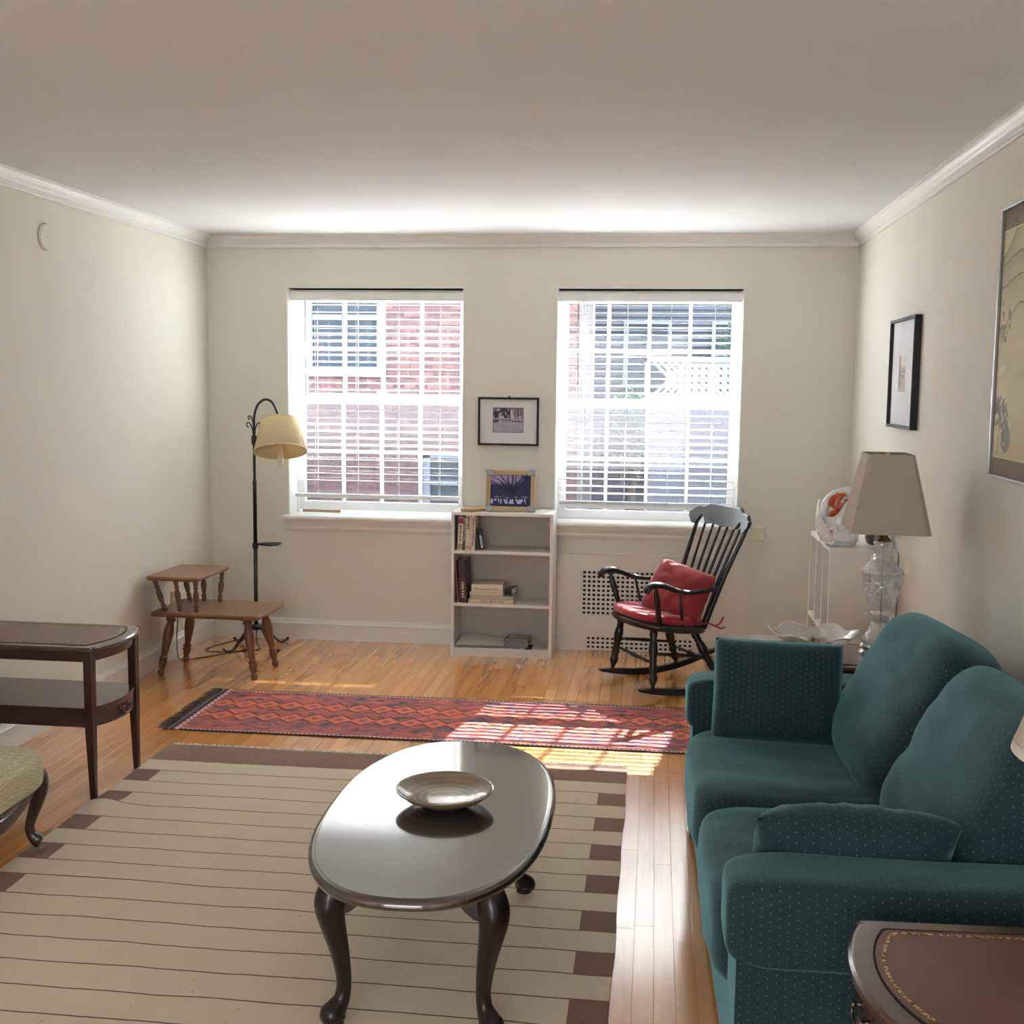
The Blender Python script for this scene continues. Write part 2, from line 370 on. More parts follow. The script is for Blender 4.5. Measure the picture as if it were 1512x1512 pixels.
def make_window(n, x0, x1, lift):
    fr = M(); y0, y1 = 0.155, 0.275
    fr.box(x0, x0+0.014, y0, y1, ZS, ZH).box(x1-0.014, x1, y0, y1, ZS, ZH).box(x0, x1, y0, y1, ZH-0.02, ZH).box(x0, x1, y0, WT+0.05, ZS-0.03, ZS-0.001)
    f = structure(fr.build('window_%d' % n, TRIM))
    # corner bead round the opening, standing a little proud of the plaster
    b = M(); e = 0.006
    b.box(x0-e, x0, -0.003, 0.16, ZS, ZH+e).box(x1, x1+e, -0.003, 0.16, ZS, ZH+e).box(x0, x1, -0.003, 0.16, ZH, ZH+e)
    b.box(x0, x0+0.002, 0, 0.155, ZS, ZH).box(x1-0.002, x1, 0, 0.155, ZS, ZH); b.build('opening_bead', TRIM, f)
    xa, xb = x0+0.014, x1-0.014; sw = 0.038
    def sash(name, y, za, zb, bot, top):
        m = M(); m.box(xa, xa+sw, y, y+0.034, za, zb).box(xb-sw, xb, y, y+0.034, za, zb).box(xa+sw, xb-sw, y, y+0.034, za, za+bot).box(xa+sw, xb-sw, y, y+0.034, zb-top, zb)
        s = m.build(name, WHITE, f, bevel=0.002); gx0, gx1, gz0, gz1 = xa+sw, xb-sw, za+bot, zb-top
        dx = (gx1-gx0)/4; zm = (gz0+gz1)/2
        for k in (1, 2, 3): M().box(gx0+k*dx-0.010, gx0+k*dx+0.010, y+0.006, y+0.030, gz0, gz1).build('muntin', WHITE, s)
        M().box(gx0, gx1, y+0.005, y+0.031, zm-0.010, zm+0.010).build('muntin', WHITE, s)
        for k in range(4):
            for a, bz in ((gz0, zm-0.010), (zm+0.010, gz1)):
                M().box(gx0+k*dx+(0.010 if k else 0), gx0+(k+1)*dx-(0.010 if k < 3 else 0), y+0.016, y+0.019, a, bz).build('pane', GLASS, s)
        return s
    lz = ZS+lift
    sash('lower_sash', 0.172, lz, lz+0.740, 0.056, 0.05); sash('upper_sash', 0.212, 1.485, ZH-0.02, 0.045, 0.05)
    M().box(xa, xb, 0.262, 0.2635, ZS, 1.52).build('insect_screen', SCREEN, f)
    M().box((x0+x1)/2-0.03, (x0+x1)/2+0.03, 0.176, 0.206, lz+0.740, lz+0.752).tube([((x0+x1)/2-0.02, 0.19, lz+0.752), ((x0+x1)/2+0.015, 0.19, lz+0.758), ((x0+x1)/2+0.03, 0.185, lz+0.762)], 0.006, 6).build('sash_lock', COPPER, f)
    # stool and moulded apron
    st = [(WT*0+0.17, ZS), (0.17, ZS-0.028), (-0.055, ZS-0.028), (-0.064, ZS-0.022), (-0.067, ZS-0.012), (-0.064, ZS-0.003), (-0.058, ZS)]
    ap = [(0, ZS-0.028), (-0.046, ZS-0.028), (-0.046, ZS-0.036), (-0.036, ZS-0.045), (-0.026, ZS-0.062), (-0.022, ZS-0.066), (-0.022, ZS-0.078), (-0.016, ZS-0.088), (-0.012, ZS-0.094), (0, ZS-0.094)]
    sl, sr = (x0-0.03, x1+0.03); m = M(); m.prism([(p, q) for p, q in st if p <= 0]+[(0.0, ZS)][:0] if False else [(0.0, ZS-0.028)]+[(p, q) for p, q in st[2:]]+[(0.0, ZS)], 'x', sl, sr)
    m.box(x0, x1, 0, 0.172, ZS-0.028, ZS-0.0005); m.build('stool', TRIM, f)
    M().prism(ap, 'x', sl+0.015, sr-0.015).build('apron', TRIM, f)
    M().tube([(x0+0.045 if n == 1 else x1-0.05, 0.168, 1.60), (x0+0.062 if n == 1 else x1-0.035, 0.16, 1.612), (x0+0.075 if n == 1 else x1-0.03, 0.165, 1.62)], 0.008, 8).build('sash_latch', COPPER, f)
    return f
win1 = make_window(1, *OPEN[0], 0.016); win2 = make_window(2, *OPEN[1], 0.0)
# wooden blinds, one thing each
t = NT('blind_white'); nz = t.noise(20, 2, t.coord('Object', (0.3, 6, 6)))
t.set(t.mix(nz, (0.86, 0.86, 0.84), (0.90, 0.90, 0.885)), 0.35); BLINDW = t.m
CORD = paint('white_cord', (0.85, 0.85, 0.82), 0.8)
def make_blind(x0, x1, zbot, stack, tilt, label):
    b = thing('window_blind', ((x0+x1)/2, 0.075, zbot), label, 'blind', group='white slatted blinds in the two windows')
    hw = (x1-x0)/2-0.010; top = 2.173-zbot
    M().box(-hw+0.006, hw-0.006, -0.03, 0.03, top-0.05, top-0.002).build('headrail', BLINDW, b)
    M().prism([(-0.046, top-0.062), (-0.036, top-0.062), (-0.036, top), (-0.043, top), (-0.048, top-0.01), (-0.048, top-0.05)], 'x', -hw-0.003, hw+0.003).build('valance', BLINDW, b)
    sh = hw-0.012; n = 0; z = top-0.085
    prof = [(-0.025, -0.0012), (-0.0125, 0.0002), (0, 0.0006), (0.0125, 0.0002), (0.025, -0.0012), (0.025, 0.0014), (0.0125, 0.0028), (0, 0.0032), (-0.0125, 0.0028), (-0.025, 0.0014)]
    base = None
    while z > 0.065+stack*0.012:
        if base is None: base = M().prism([(p*cos(tilt)-q*sin(tilt), p*sin(tilt)+q*cos(tilt)) for p, q in prof], 'x', -sh, sh).build('slat', BLINDW, b); base.location = (0, 0, z)
        else: copy_part(base, b, (0, 0, z))
        z -= 0.0435; n += 1
    flat = None
    for k in range(stack):
        if flat is None: flat = M().prism(prof, 'x', -sh, sh).build('slat', BLINDW, b); flat.location = (0, 0, 0.030+k*0.009)
        else: copy_part(flat, b, (0, 0, 0.030+k*0.009))
    M().prism([(-0.026, 0.003), (-0.022, 0), (0.022, 0), (0.026, 0.003), (0.026, 0.020), (0.022, 0.024), (-0.022, 0.024), (-0.026, 0.020)], 'x', -sh, sh).build('bottom_rail', BLINDW, b)
    for k in range(4):
        x = -sh+0.135+k*(2*sh-0.27)/3; m = M()
        for y in (-0.027, 0.027): m.tube([(x, y, 0.01), (x, y, top-0.05)], 0.0013, 5)
        m.tube([(x+0.003, -0.0285, 0.10), (x-0.002, -0.029, 0.055), (x+0.004, -0.030, 0.03), (x-0.006, -0.030, 0.016), (x-0.016, -0.030, 0.010), (x-0.022, -0.030, 0.016)], 0.0014, 5)
        m.build('ladder_cord', CORD, b)
    xw = -sh+0.075 if x0 < 2 else -sh+0.10
    M().tube([(xw, -0.034, top-0.06), (xw+0.002, -0.036, top-0.36), (xw+0.003, -0.034, top-0.66)], 0.0042, 8).build('tilt_wand', paint('wand_grey', (0.45, 0.43, 0.42), 0.3), b)
    if x0 > 2:
        m = M()
        for k, dx in enumerate((0.115, 0.128, 0.142)):
            m.tube([(xw+dx-0.10+0.03*sin(q*0.9+k)*0.2, -0.034, top-0.06-q*0.075) for q in range(10+k)], 0.0012, 5)
        m.build('lift_cord', CORD, b)
    return b
make_blind(*OPEN[0], 0.893, 0, R(-3.0), 'white slatted blind in the window beside the floor lamp')
make_blind(*OPEN[1], 0.868, 2, R(6.0), 'white slatted blind in the window behind the black rocking chair')
o = thing('wooden_stick', (0.665, 0.19, ZS), 'short flat wooden stick propping the raised sash above the window sill by the floor lamp', 'stick')
M().box(-0.125, 0.125, -0.012, 0.012, 0.0, 0.0155).build('strip', wood('pine_strip', (0.42, 0.22, 0.10), (0.62, 0.38, 0.20), 0.6, 0), o, bevel=0.002)

# radiator cover set into the wall under the second window
rc = thing('radiator_cover', (2.72, -0.001, 0), 'cream radiator cover with two square-hole grilles behind the rocking chair', 'radiator cover')
m = M(); X0, X1, ZT = -0.60, 0.622, 0.583; Yf, Yb = -0.022, 0.0
gu = (-0.375, 0.335, 0.213, 0.502); gl = (-0.345, 0.312, 0.002, 0.095)
m.box(X0, gu[0], Yf, Yb, 0, ZT).box(gu[1], X1, Yf, Yb, 0, ZT).box(gu[0], gu[1], Yf, Yb, gu[3], ZT).box(gu[0], gu[1], Yf, Yb, gl[3], gu[2])
m.box(gu[0], gl[0], Yf, Yb, 0, gl[3]).box(gl[1], gu[1], Yf, Yb, 0, gl[3]); m.build('panel', PANEL, rc)
M().box(X0, X1, -0.026, 0, ZT, ZT+0.010).build('top_bead', PANEL, rc)
M().box(gu[0], gu[1], -0.002, 0.0, gl[2], gu[3]).build('shade_backing', DARK, rc)  # near-black sheet gives the grille holes their shade by colour
def grille(g, name):
    m = M(); p = 0.0292; nx = int((g[1]-g[0])/p); nz = int(round((g[3]-g[2])/p)); bw = 0.0125
    px_ = (g[1]-g[0]-bw)/nx; pz = (g[3]-g[2]-bw)/nz
    for i in range(nx+1): m.box(g[0]+i*px_, g[0]+i*px_+bw, -0.017, -0.009, g[2], g[3])
    for j in range(nz+1): m.box(g[0], g[1], -0.0185, -0.0105, g[2]+j*pz, g[2]+j*pz+bw)
    m.build(name, PANEL, rc)
grille(gu, 'upper_grille'); grille(gl, 'lower_grille')

# ================================================================== OUTSIDE
GROUND = paint('yard_paving', (0.10, 0.10, 0.095), 0.9, 0.2)
structure(M().box(-14, 18, WT+0.3, 40, -1.25, -1.05).build('trim_4', GROUND)).name = 'ground'
t = NT('red_brick'); tone = t.attr('tone'); nz = t.noise(30, 3, t.coord())
t.set(t.ramp(tone*0.8+nz*0.2, [(0.1, (0.050, 0.022, 0.022)), (0.5, (0.085, 0.034, 0.032)), (0.9, (0.125, 0.055, 0.046))]), 0.9); BRICK = t.m
MORTAR = paint('mortar', (0.15, 0.13, 0.13), 0.95)
bx0, bx1, by, bz0, bz1 = -6.0, 1.40, 14.0, -1.05, 7.0
bld = thing('brick_building', ((bx0+bx1)/2, by, bz0), 'red brick apartment building across the yard, seen through the blinds', 'building')
OX, OZ = (bx0+bx1)/2, bz0
wins = [(-3.62, -2.18, 1.84, 3.75), (-1.42, 0.05, -0.75, 0.36)]
m = M(); cutx = sorted({bx0, bx1, *[w for q in wins for w in q[:2]]}); cutz = sorted({bz0, 9.5, *[w for q in wins for w in q[2:]]})
for a, b_ in zip(cutx, cutx[1:]):
    for c_, d_ in zip(cutz, cutz[1:]):
        if any(q[0] <= (a+b_)/2 <= q[1] and q[2] <= (c_+d_)/2 <= q[3] for q in wins): continue
        m.box(a-OX, b_-OX, 0.0, 0.25, c_-OZ, d_-OZ)
m.box(bx0-OX, bx1-OX, 0.25, 4.5, 0, 9.5-OZ); m.build('wall', MORTAR, bld)
bricks = []; ch = 0.0715; bl = 0.212
for j in range(int((bz1-bz0)/ch)):
    z = bz0+j*ch; x = bx0-(bl/2 if j % 2 else 0)
    while x < bx1:
        a, b_ = max(x, bx0), min(x+bl-0.012, bx1); x += bl
        if b_-a < 0.03: continue
        for q in wins:
            if z+ch > q[2] and z < q[3]:
                if a < q[0] < b_: b_ = q[0]
                elif a < q[1] < b_: a = q[1]
                elif q[0] <= a and b_ <= q[1]: b_ = a
        if b_-a > 0.03: bricks.append((a, b_, z, z+ch-0.012, rnd.random()))
bricks.sort(key=lambda b_: abs((b_[0]+b_[1])/2+2.2)+abs(b_[2]-1.2)*0.8)
def add_brick(m, q): m.box(q[0]-OX, q[1]-OX, -0.012-0.006*q[4], 0.02, q[2]-OZ, q[3]-OZ)
for q in bricks[:300]:
    m = M(); add_brick(m, q); o = m.build('brick', BRICK, bld, recalc=False); set_tone(o, [q[4]]*6)
m = M(); tv = []
for q in bricks[300:]: add_brick(m, q); tv += [q[4]]*6
o = m.build('brick_field', BRICK, bld, recalc=False); set_tone(o, tv); o['kind'] = 'stuff'
DGLASS = NT('far_glass').set((0.022, 0.030, 0.040), 0.4, Specular_IOR_Level=0.12).m
FARW = paint('far_white', (0.10, 0.118, 0.15), 0.6)
for q in wins:
    m = M(); a, b_, c_, d_ = q[0]-OX, q[1]-OX, q[2]-OZ, q[3]-OZ
    m.box(a, a+0.13, 0.02, 0.14, c_, d_).box(b_-0.10, b_, 0.02, 0.14, c_, d_).box(a, b_, 0.02, 0.14, d_-0.1, d_).box(a-0.06, b_+0.06, -0.08, 0.14, c_-0.11, c_+0.06)
    m.box((a+b_)/2-0.03, (a+b_)/2+0.03, 0.04, 0.13, c_, d_).box(a, b_, 0.04, 0.13, (c_+d_)/2-0.04, (c_+d_)/2+0.04)
    w = m.build('window', FARW, bld); M().box(a, b_, 0.10, 0.12, c_, d_).build('pane', DGLASS, w)
# grey clapboard house further back with dark windows
hs = thing('raised_clapboard_house', (5.0, 19.0, -1.05), 'dark grey clapboard house behind the yard, seen through the window by the rocker, with unseen height added to block the sun', 'building')
SIDING = paint('dark_siding', (0.040, 0.046, 0.060), 0.8, 0.15)
M().box(-3.55, 6, 0.05, 7, 0, 17.5).build('wall', SIDING, hs)  # height above the view is added to keep sun off the lower windows
sd = None
for k in range(108):
    if sd is None: sd = M().prism([(0.05, 0), (-0.012, 0), (0.03, 0.16), (0.05, 0.16)], 'x', -3.6, 6).build('siding_board', SIDING, hs)
    else: copy_part(sd, hs, (0, 0, k*0.16))
M().box(-3.6, 6.1, -0.05, 7.1, 17.5, 17.6).build('roof', paint('far_roof', (0.08, 0.075, 0.075), 0.9), hs)
for (xa, za) in ((-2.9, 2.7), (-1.0, 2.7), (1.0, 2.7), (-2.9, 0.5), (-0.9, 0.5), (1.1, 0.5)):
    m = M(); m.box(xa-0.06, xa, -0.06, 0.03, za, za+1.3).box(xa+0.9, xa+0.96, -0.06, 0.03, za, za+1.3).box(xa-0.06, xa+0.96, -0.06, 0.03, za+1.3, za+1.38).box(xa-0.1, xa+1, -0.1, 0.03, za-0.08, za).box(xa, xa+0.9, -0.05, 0.02, za+0.62, za+0.67)
    w = m.build('window', FARW, hs); M().box(xa, xa+0.9, -0.025, 0.0, za, za+1.3).build('pane', DGLASS, w)
# lattice fence on a low wall
lf = thing('lattice_fence', (3.4, 10.5, -1.05), 'pale crossed lattice fence in the yard, seen through the window by the rocker', 'fence')
LAT = paint('pale_lattice', (0.13, 0.145, 0.18), 0.7)
M().box(-0.75, 1.6, 0, 0.12, 0, 2.45).build('low_wall', paint('grey_render', (0.060, 0.064, 0.076), 0.9), lf)
m0 = M().box(-0.80, 1.65, -0.02, 0.10, 2.45, 2.52).box(-0.80, 1.65, -0.02, 0.10, 3.02, 3.09).box(-0.80, -0.72, -0.02, 0.10, 2.45, 3.09).box(1.57, 1.65, -0.02, 0.10, 2.45, 3.09).build('fence_frame', LAT, lf)
sl = [None, None]
for s_ in (0, 1):
    for k in range(28):
        xc = -0.95+k*0.105+(0.0 if s_ else 0.0)
        if not (-0.45 < xc < 1.3): continue
        if sl[s_] is None:
            sl[s_] = M().cbox((0, 0.02+0.02*s_, 2.77), (0.045, 0.012, 0.80), rot(0, R(45 if s_ else -45), 0)).build('lattice_slat', LAT, lf); sl[s_].location = (xc, 0, 0)
        else: copy_part(sl[s_], lf, (xc, 0, 0))
# trees to the right: trunk, and leaves as real small blades
LEAF = paint('leaf_green', (0.05, 0.10, 0.05), 0.7, 0.4, 0, 2)
def tree(x, y, z0, h, rad, n, seed, label):
    tr = thing('garden_tree', (x, y, z0), label, 'tree'); rr = random.Random(seed)
    M().tube([(0, 0, 0), (0.05, 0, h*0.35), (-0.03, 0.05, h*0.7)], [0.14, 0.10, 0.05], 8).build('trunk', paint('bark', (0.10, 0.075, 0.055), 0.9), tr)
    m = M()
    for _ in range(n):
        while True:
            p = Vector((rr.uniform(-1, 1), rr.uniform(-1, 1), rr.uniform(-1, 1)))
            if p.length < 1: break
        c = Vector((p.x*rad, p.y*rad, h*0.66+p.z*h*0.36)); s = rr.uniform(0.06, 0.12); q = Matrix.Rotation(rr.uniform(0, 6.3), 3, 'Z') @ Matrix.Rotation(rr.uniform(-1.2, 1.2), 3, 'X')
        m.add([c+q @ Vector(v)*s for v in ((-0.5, 0, 0), (0, -1, 0.1), (0.5, 0, 0), (0, 1, 0.1))], [(0, 1, 2, 3)])
    o = m.build('foliage', LEAF, tr, recalc=False); o['kind'] = 'stuff'
tree(5.0, 15.0, -1.05, 5.2, 1.1, 2600, 1, 'leafy green tree in the yard at the right edge of the far window')
tree(2.3, 16.5, -1.05, 2.6, 0.55, 900, 2, 'small bushy tree beside the brick building beyond the window by the rocker')

# ================================================================== RUGS
def rug_z(x, y): return 0.0035*noise.noise((x*2.3, y*2.6, 1.7))+0.0015*noise.noise((x*7, y*6, 4))
t = NT('striped_wool'); X, Y, Z = t.xyz()
wob = (t.noise(2.2, 2, t.coord())-0.5)*0.030+(t.noise(14, 2, t.coord())-0.5)*0.004
yy = Y*(-1.0)+wob                                     # distance from the far edge
band = (yy-0.21)/0.1322; fr_ = band.mod(1.0); idx = band.floor().mod(2.0)
line = (fr_-0.5).abs().gt(0.479); inside = X.abs()+wob*0.15
sq = inside.gt(0.905)*idx.gt(0.5)
brown = sq.mx(yy.lt(0.21)); 
wv = t.coord('Object', (60, 420, 1)); fl = t.noise(1.0, 3, wv); flk = t.noise(55, 3, t.coord()); big = t.noise(5, 2, t.coord())
beige = t.mix(fl*0.5+big*0.3+0.1, srgb(204, 186, 160), srgb(236, 221, 196)); beige = t.mix(flk.gt(0.725), beige, srgb(168, 146, 120))
brn = t.mix(fl, srgb(106, 75, 57), srgb(146, 109, 85))
c1 = t.mix(line*brown._m('SUBTRACT', 1.0).abs(), beige, srgb(82, 58, 46)); t.set(t.mix(brown, c1, brn), 0.95); t.b.inputs['Sheen Weight'].default_value = 0.15
t.bump(fl*0.8+(fr_-0.5).abs().gt(0.47)*(-0.6), 0.5, 0.003); RUGM = t.m
rx0, rx1, ry0, ry1 = 0.665, 2.690, -5.15, -2.235
rug = thing('striped_rug', ((rx0+rx1)/2, ry1, 0), 'large beige wool rug with thin brown stripes and brown edge squares under the coffee table', 'rug')
def rg(u, v):
    x = rx0+(rx1-rx0)*u; y = ry1+(ry0-ry1)*v
    edge = 0.008*noise.noise((y*3, 0.3, 0)); x += edge*(abs(u-0.5)*2)**6
    z = 0.006+rug_z(x, y)*min(1, 10*min(u, 1-u))
    z += 0.022*math.exp(-((x-0.72)/0.07)**2-((y+3.0)/0.055)**2)+0.010*math.exp(-((x-0.95)/0.2)**2-((y+3.60)/0.05)**2)
    return (x-(rx0+rx1)/2, y-ry1, max(z, 0.004))
m = M().grid(rg, 70, 110); m.build('pile', RUGM, rug)
m = M(); rr = random.Random(5); x = rx0+0.02
while x < rx1-0.01:
    l = rr.uniform(0.015, 0.035); dx = rr.uniform(-0.012, 0.012)
    m.tube([(x-(rx0+rx1)/2, -0.002, 0.006), (x+dx*0.5-(rx0+rx1)/2, l*0.5, 0.007), (x+dx-(rx0+rx1)/2, l, 0.003)], [0.0028, 0.0026, 0.0016], 5); x += rr.uniform(0.006, 0.011)
o = m.build('fringe', fabric('cream_fringe', (0.78, 0.72, 0.62)), rug); o['kind'] = 'stuff'
# kilim runner
KL, KW = 2.72, 0.735
def kilim(u, v):
    x = u*KL; y = v*KW; wx = (vnoise(x*6, y*8, 1)-0.5)*0.012; x2 = x; y2 = y+wx
    mot = vnoise(x*26, y*70, 2)*0.6+vnoise(x*60, y*160, 3)*0.4; reg = vnoise(x*9+3, y*20, 4)
    red = np.array(srgb(178, 92, 80)); pur = np.array(srgb(112, 74, 86)); org = np.array(srgb(208, 104, 78)); drk = srgb(74, 30, 34)
    c = np.zeros(u.shape+(3,))+red
    c = blend(c, pur, np.clip((mot-0.38)*4+(reg-0.45)*2, 0, 1)); c = blend(c, org, np.clip((reg-0.60)*6, 0, 1)*np.clip((mot-0.3)*3, 0, 1))
    c = blend(c, srgb(72, 66, 92), np.clip((vnoise(x*18+9, y*40, 6)-0.72)*6, 0, 1))
    p = 0.116; inx = (x > 0.085)
    for vc, ph in ((0.265, 0.02), (0.475, 0.07)):
        tri = np.abs(((x2+ph+vc*0.1)/p) % 1.0*2-1); A = 0.020+0.062*tri; teeth = np.abs((x2/0.0145) % 1.0*2-1)*0.014
        d = np.abs(y2-vc); mid = d < A-teeth*0.75-0.006
        c = blend(c, drk, ((d < A+0.004) & inx)*1.0); c = blend(c, org*0.9+red*0.1, (mid & inx)*1.0)
        cx_ = ((x2+ph+vc*0.1)/p) % 1.0-0.0; cc = np.abs(cx_-np.round(cx_))*p
        c = blend(c, pur, ((cc < 0.016+0.010*(mot-0.5)) & (d < 0.020+0.02*(mot-0.5)) & mid)*0.8)
    e = np.minimum(y, KW-y); tooth = np.abs((x/0.021) % 1.0*2-1)
    c = blend(c, srgb(216, 190, 178), (e < 0.024)*1.0); c = blend(c, srgb(58, 30, 34), (e < 0.010+0.013*tooth)*1.0)
    ty = np.abs((y/0.045) % 1.0*2-1)
    c = blend(c, srgb(214, 180, 170), (x < 0.058+0.024*ty)*1.0); c = blend(c, srgb(120, 60, 62), (x < 0.050+0.010*ty)*1.0)
    c = blend(c, srgb(46, 34, 38), (x < 0.050)*1.0); c = blend(c, srgb(150, 130, 126), (np.abs(x-0.026) < 0.003)*1.0)
    return c*(0.92+0.16*mot[..., None])
kr = thing('kilim_runner', (0.535, -2.005, 0), 'red and purple kilim runner with two rows of toothed diamonds on the oak floor', 'rug')
t = NT('kilim_wool'); nz = t.noise(1, 2, t.coord('Object', (500, 120, 1))); t.set(t.attr('paint', True), 0.92); t.bump(nz, 0.4, 0.002); KM = t.m
o = painted_sheet('weave', KM, kr, KL, KW, kilim, 900, 210)
co = np.empty(len(o.data.vertices)*3); o.data.vertices.foreach_get('co', co); co = co.reshape(-1, 3)
xx, yy_ = co[:, 0]+KL/2, co[:, 2].copy()
edge = np.minimum(yy_, KW-yy_)
nx_ = vnoise(xx*5, yy_*3, 8)*0.6+vnoise(xx*14, yy_*5, 9)*0.4
co[:, 0] = xx; co[:, 1] = yy_-0.006*np.cos(xx*2)+0.018*(vnoise(xx*2.7, yy_*0+2, 5)-0.5)*(yy_/KW); co[:, 2] = 0.0045+0.007*np.clip(nx_-0.45, 0, 1)
o.data.vertices.foreach_set('co', co.ravel()); o.data.polygons.foreach_set('use_smooth', [True]*len(o.data.polygons)); o.data.update()
sd = o.modifiers.new('thickness', 'SOLIDIFY'); sd.thickness = 0.0035; sd.offset = -1
m = M(); y = 0.01
while y < KW-0.005:
    l = rr.uniform(0.03, 0.055); dy = rr.uniform(-0.01, 0.015)
    m.tube([(0.003, y, 0.005), (-l*0.5, y+dy*0.6, 0.006), (-l, y+dy, 0.003)], [0.0016, 0.0014, 0.0009], 4); y += rr.uniform(0.004, 0.009)
o = m.build('fringe', fabric('dark_fringe', (0.09, 0.075, 0.075)), kr); o['kind'] = 'stuff'

# ================================================================== COFFEE TABLE AND PLATE
t = NT('polished_dark_top'); v = t.coord('Object', (24, 1.6, 10)); n1 = t.noise(1.0, 5, v); sc = t.noise(26, 4, t.coord())
t.set(t.mix(n1, (0.016, 0.008, 0.007), (0.040, 0.020, 0.016)), sc*0.14+0.10); t.b.inputs['Coat Weight'].default_value = 1.0; t.b.inputs['Coat Roughness'].default_value = 0.06; t.b.inputs['Coat IOR'].default_value = 2.05
t.bump(t.noise(3.0, 2, t.coord()), 0.03, 0.01); POLISH = t.m
EBONY = wood('ebonised_wood', (0.006, 0.004, 0.004), (0.020, 0.009, 0.007), 0.32, 2, 0.25)
ct = thing('coffee_table', (2.197, -3.945, 0.006), 'dark polished oval coffee table with cabriole legs standing on the striped rug', 'table', rz=R(0.6))
def oval(hw, hl, n=96, p=2.45):
    out = []
    for i in range(n):
        a = 2*PI*i/n; out.append((math.copysign(abs(cos(a))**(2/p), cos(a))*hw, math.copysign(abs(sin(a))**(2/p), sin(a))*hl))
    return out
def oval_ring(d, z): return [(x, y, z) for x, y in oval(0.318-d, 0.622-d)]
TZ = 0.424
M().loft([oval_ring(0.028, TZ-0.030), oval_ring(0.012, TZ-0.030), oval_ring(0.003, TZ-0.025), oval_ring(0, TZ-0.016), oval_ring(0.003, TZ-0.007), oval_ring(0.010, TZ-0.003), oval_ring(0.0125, TZ-0.001), oval_ring(0.015, TZ-0.004), oval_ring(0.018, TZ), oval_ring(0.019, TZ+0.0001), oval_ring(0.021, TZ+0.0001)]).build('table_top', POLISH, ct)
ap = M(); ax_, ay_ = 0.185, 0.405
for s_ in (-1, 1):
    ap.box(-ax_, ax_, s_*ay_-0.010, s_*ay_+0.010, 0.335, TZ-0.03); ap.box(s_*ax_-0.010, s_*ax_+0.010, -ay_, ay_, 0.335, TZ-0.03)
ap.build('apron', EBONY, ct)
def cabriole(sx, sy):
    m = M(); d = Vector((sx, sy, 0)).normalized()
    path = spline([(0.0, TZ-0.03, 0.031), (0.006, 0.372, 0.033), (0.026, 0.335, 0.036), (0.030, 0.305, 0.035), (0.022, 0.262, 0.030), (0.006, 0.200, 0.024), (-0.006, 0.140, 0.0195), (-0.010, 0.095, 0.0175), (-0.004, 0.060, 0.019), (0.012, 0.038, 0.025), (0.022, 0.026, 0.030), (0.023, 0.018, 0.029), (0.019, 0.010, 0.022), (0.018, 0.0, 0.022)], 4)
    b = Vector((sx*ax_, sy*ay_, 0))
    m.tube([b+d*q[0]+Vector((0, 0, q[1])) for q in path], [q[2] for q in path], 16, 1, 0.72, up=d)
    # ear brackets either side of the knee
    e = [(0.0, TZ-0.03), (0.115, TZ-0.03), (0.110, 0.385), (0.098, 0.362), (0.078, 0.352), (0.066, 0.335), (0.052, 0.318), (0.030, 0.300), (0.0, 0.290)]
    m.prism([(b.x-sx*p, q) for p, q in e], 'y', b.y-sy*0.004, b.y+sy*0.026); m.prism([(b.y-sy*p, q) for p, q in e], 'x', b.x-sx*0.004, b.x+sx*0.026)
    return m
for sx in (-1, 1):
    for sy in (-1, 1): cabriole(sx, sy).build('leg', EBONY, ct, bevel=0.002)
t = NT('stoneware_glaze'); X, Y, Z = t.xyz(); r_o = (X*X+Y*Y).sqrt(); th = Y.at2(X)
sp = ((r_o*330+th+t.noise(9, 2, t.coord())*1.4).sin()*0.5+0.5)*((r_o*(-9.0)+1.25)._m('MAXIMUM', 0.0))
t.set(t.mix(sp*0.75, srgb(138, 122, 102), srgb(204, 192, 170)), 0.18); t.b.inputs['Coat Weight'].default_value = 0.6; t.b.inputs['Coat Roughness'].default_value = 0.05; GLAZE = t.m
pl = thing('stoneware_plate', (2.205, -3.925, 0.006+TZ), 'round brown stoneware plate with a spiral glaze on the dark coffee table', 'plate')
M().lathe([(0.0, 0.016), (0.045, 0.0165), (0.085, 0.021), (0.115, 0.031), (0.133, 0.043), (0.1385, 0.0485), (0.140, 0.0465), (0.137, 0.042), (0.118, 0.027), (0.09, 0.014), (0.066, 0.009)], 56, caps=False).build('dish', GLAZE, pl)
M().lathe([(0.066, 0.010), (0.064, 0.0), (0.057, 0.0), (0.056, 0.010), (0.0, 0.0105)], 40, caps=False).build('foot_ring', paint('dark_clay', (0.03, 0.02, 0.018), 0.6), pl)

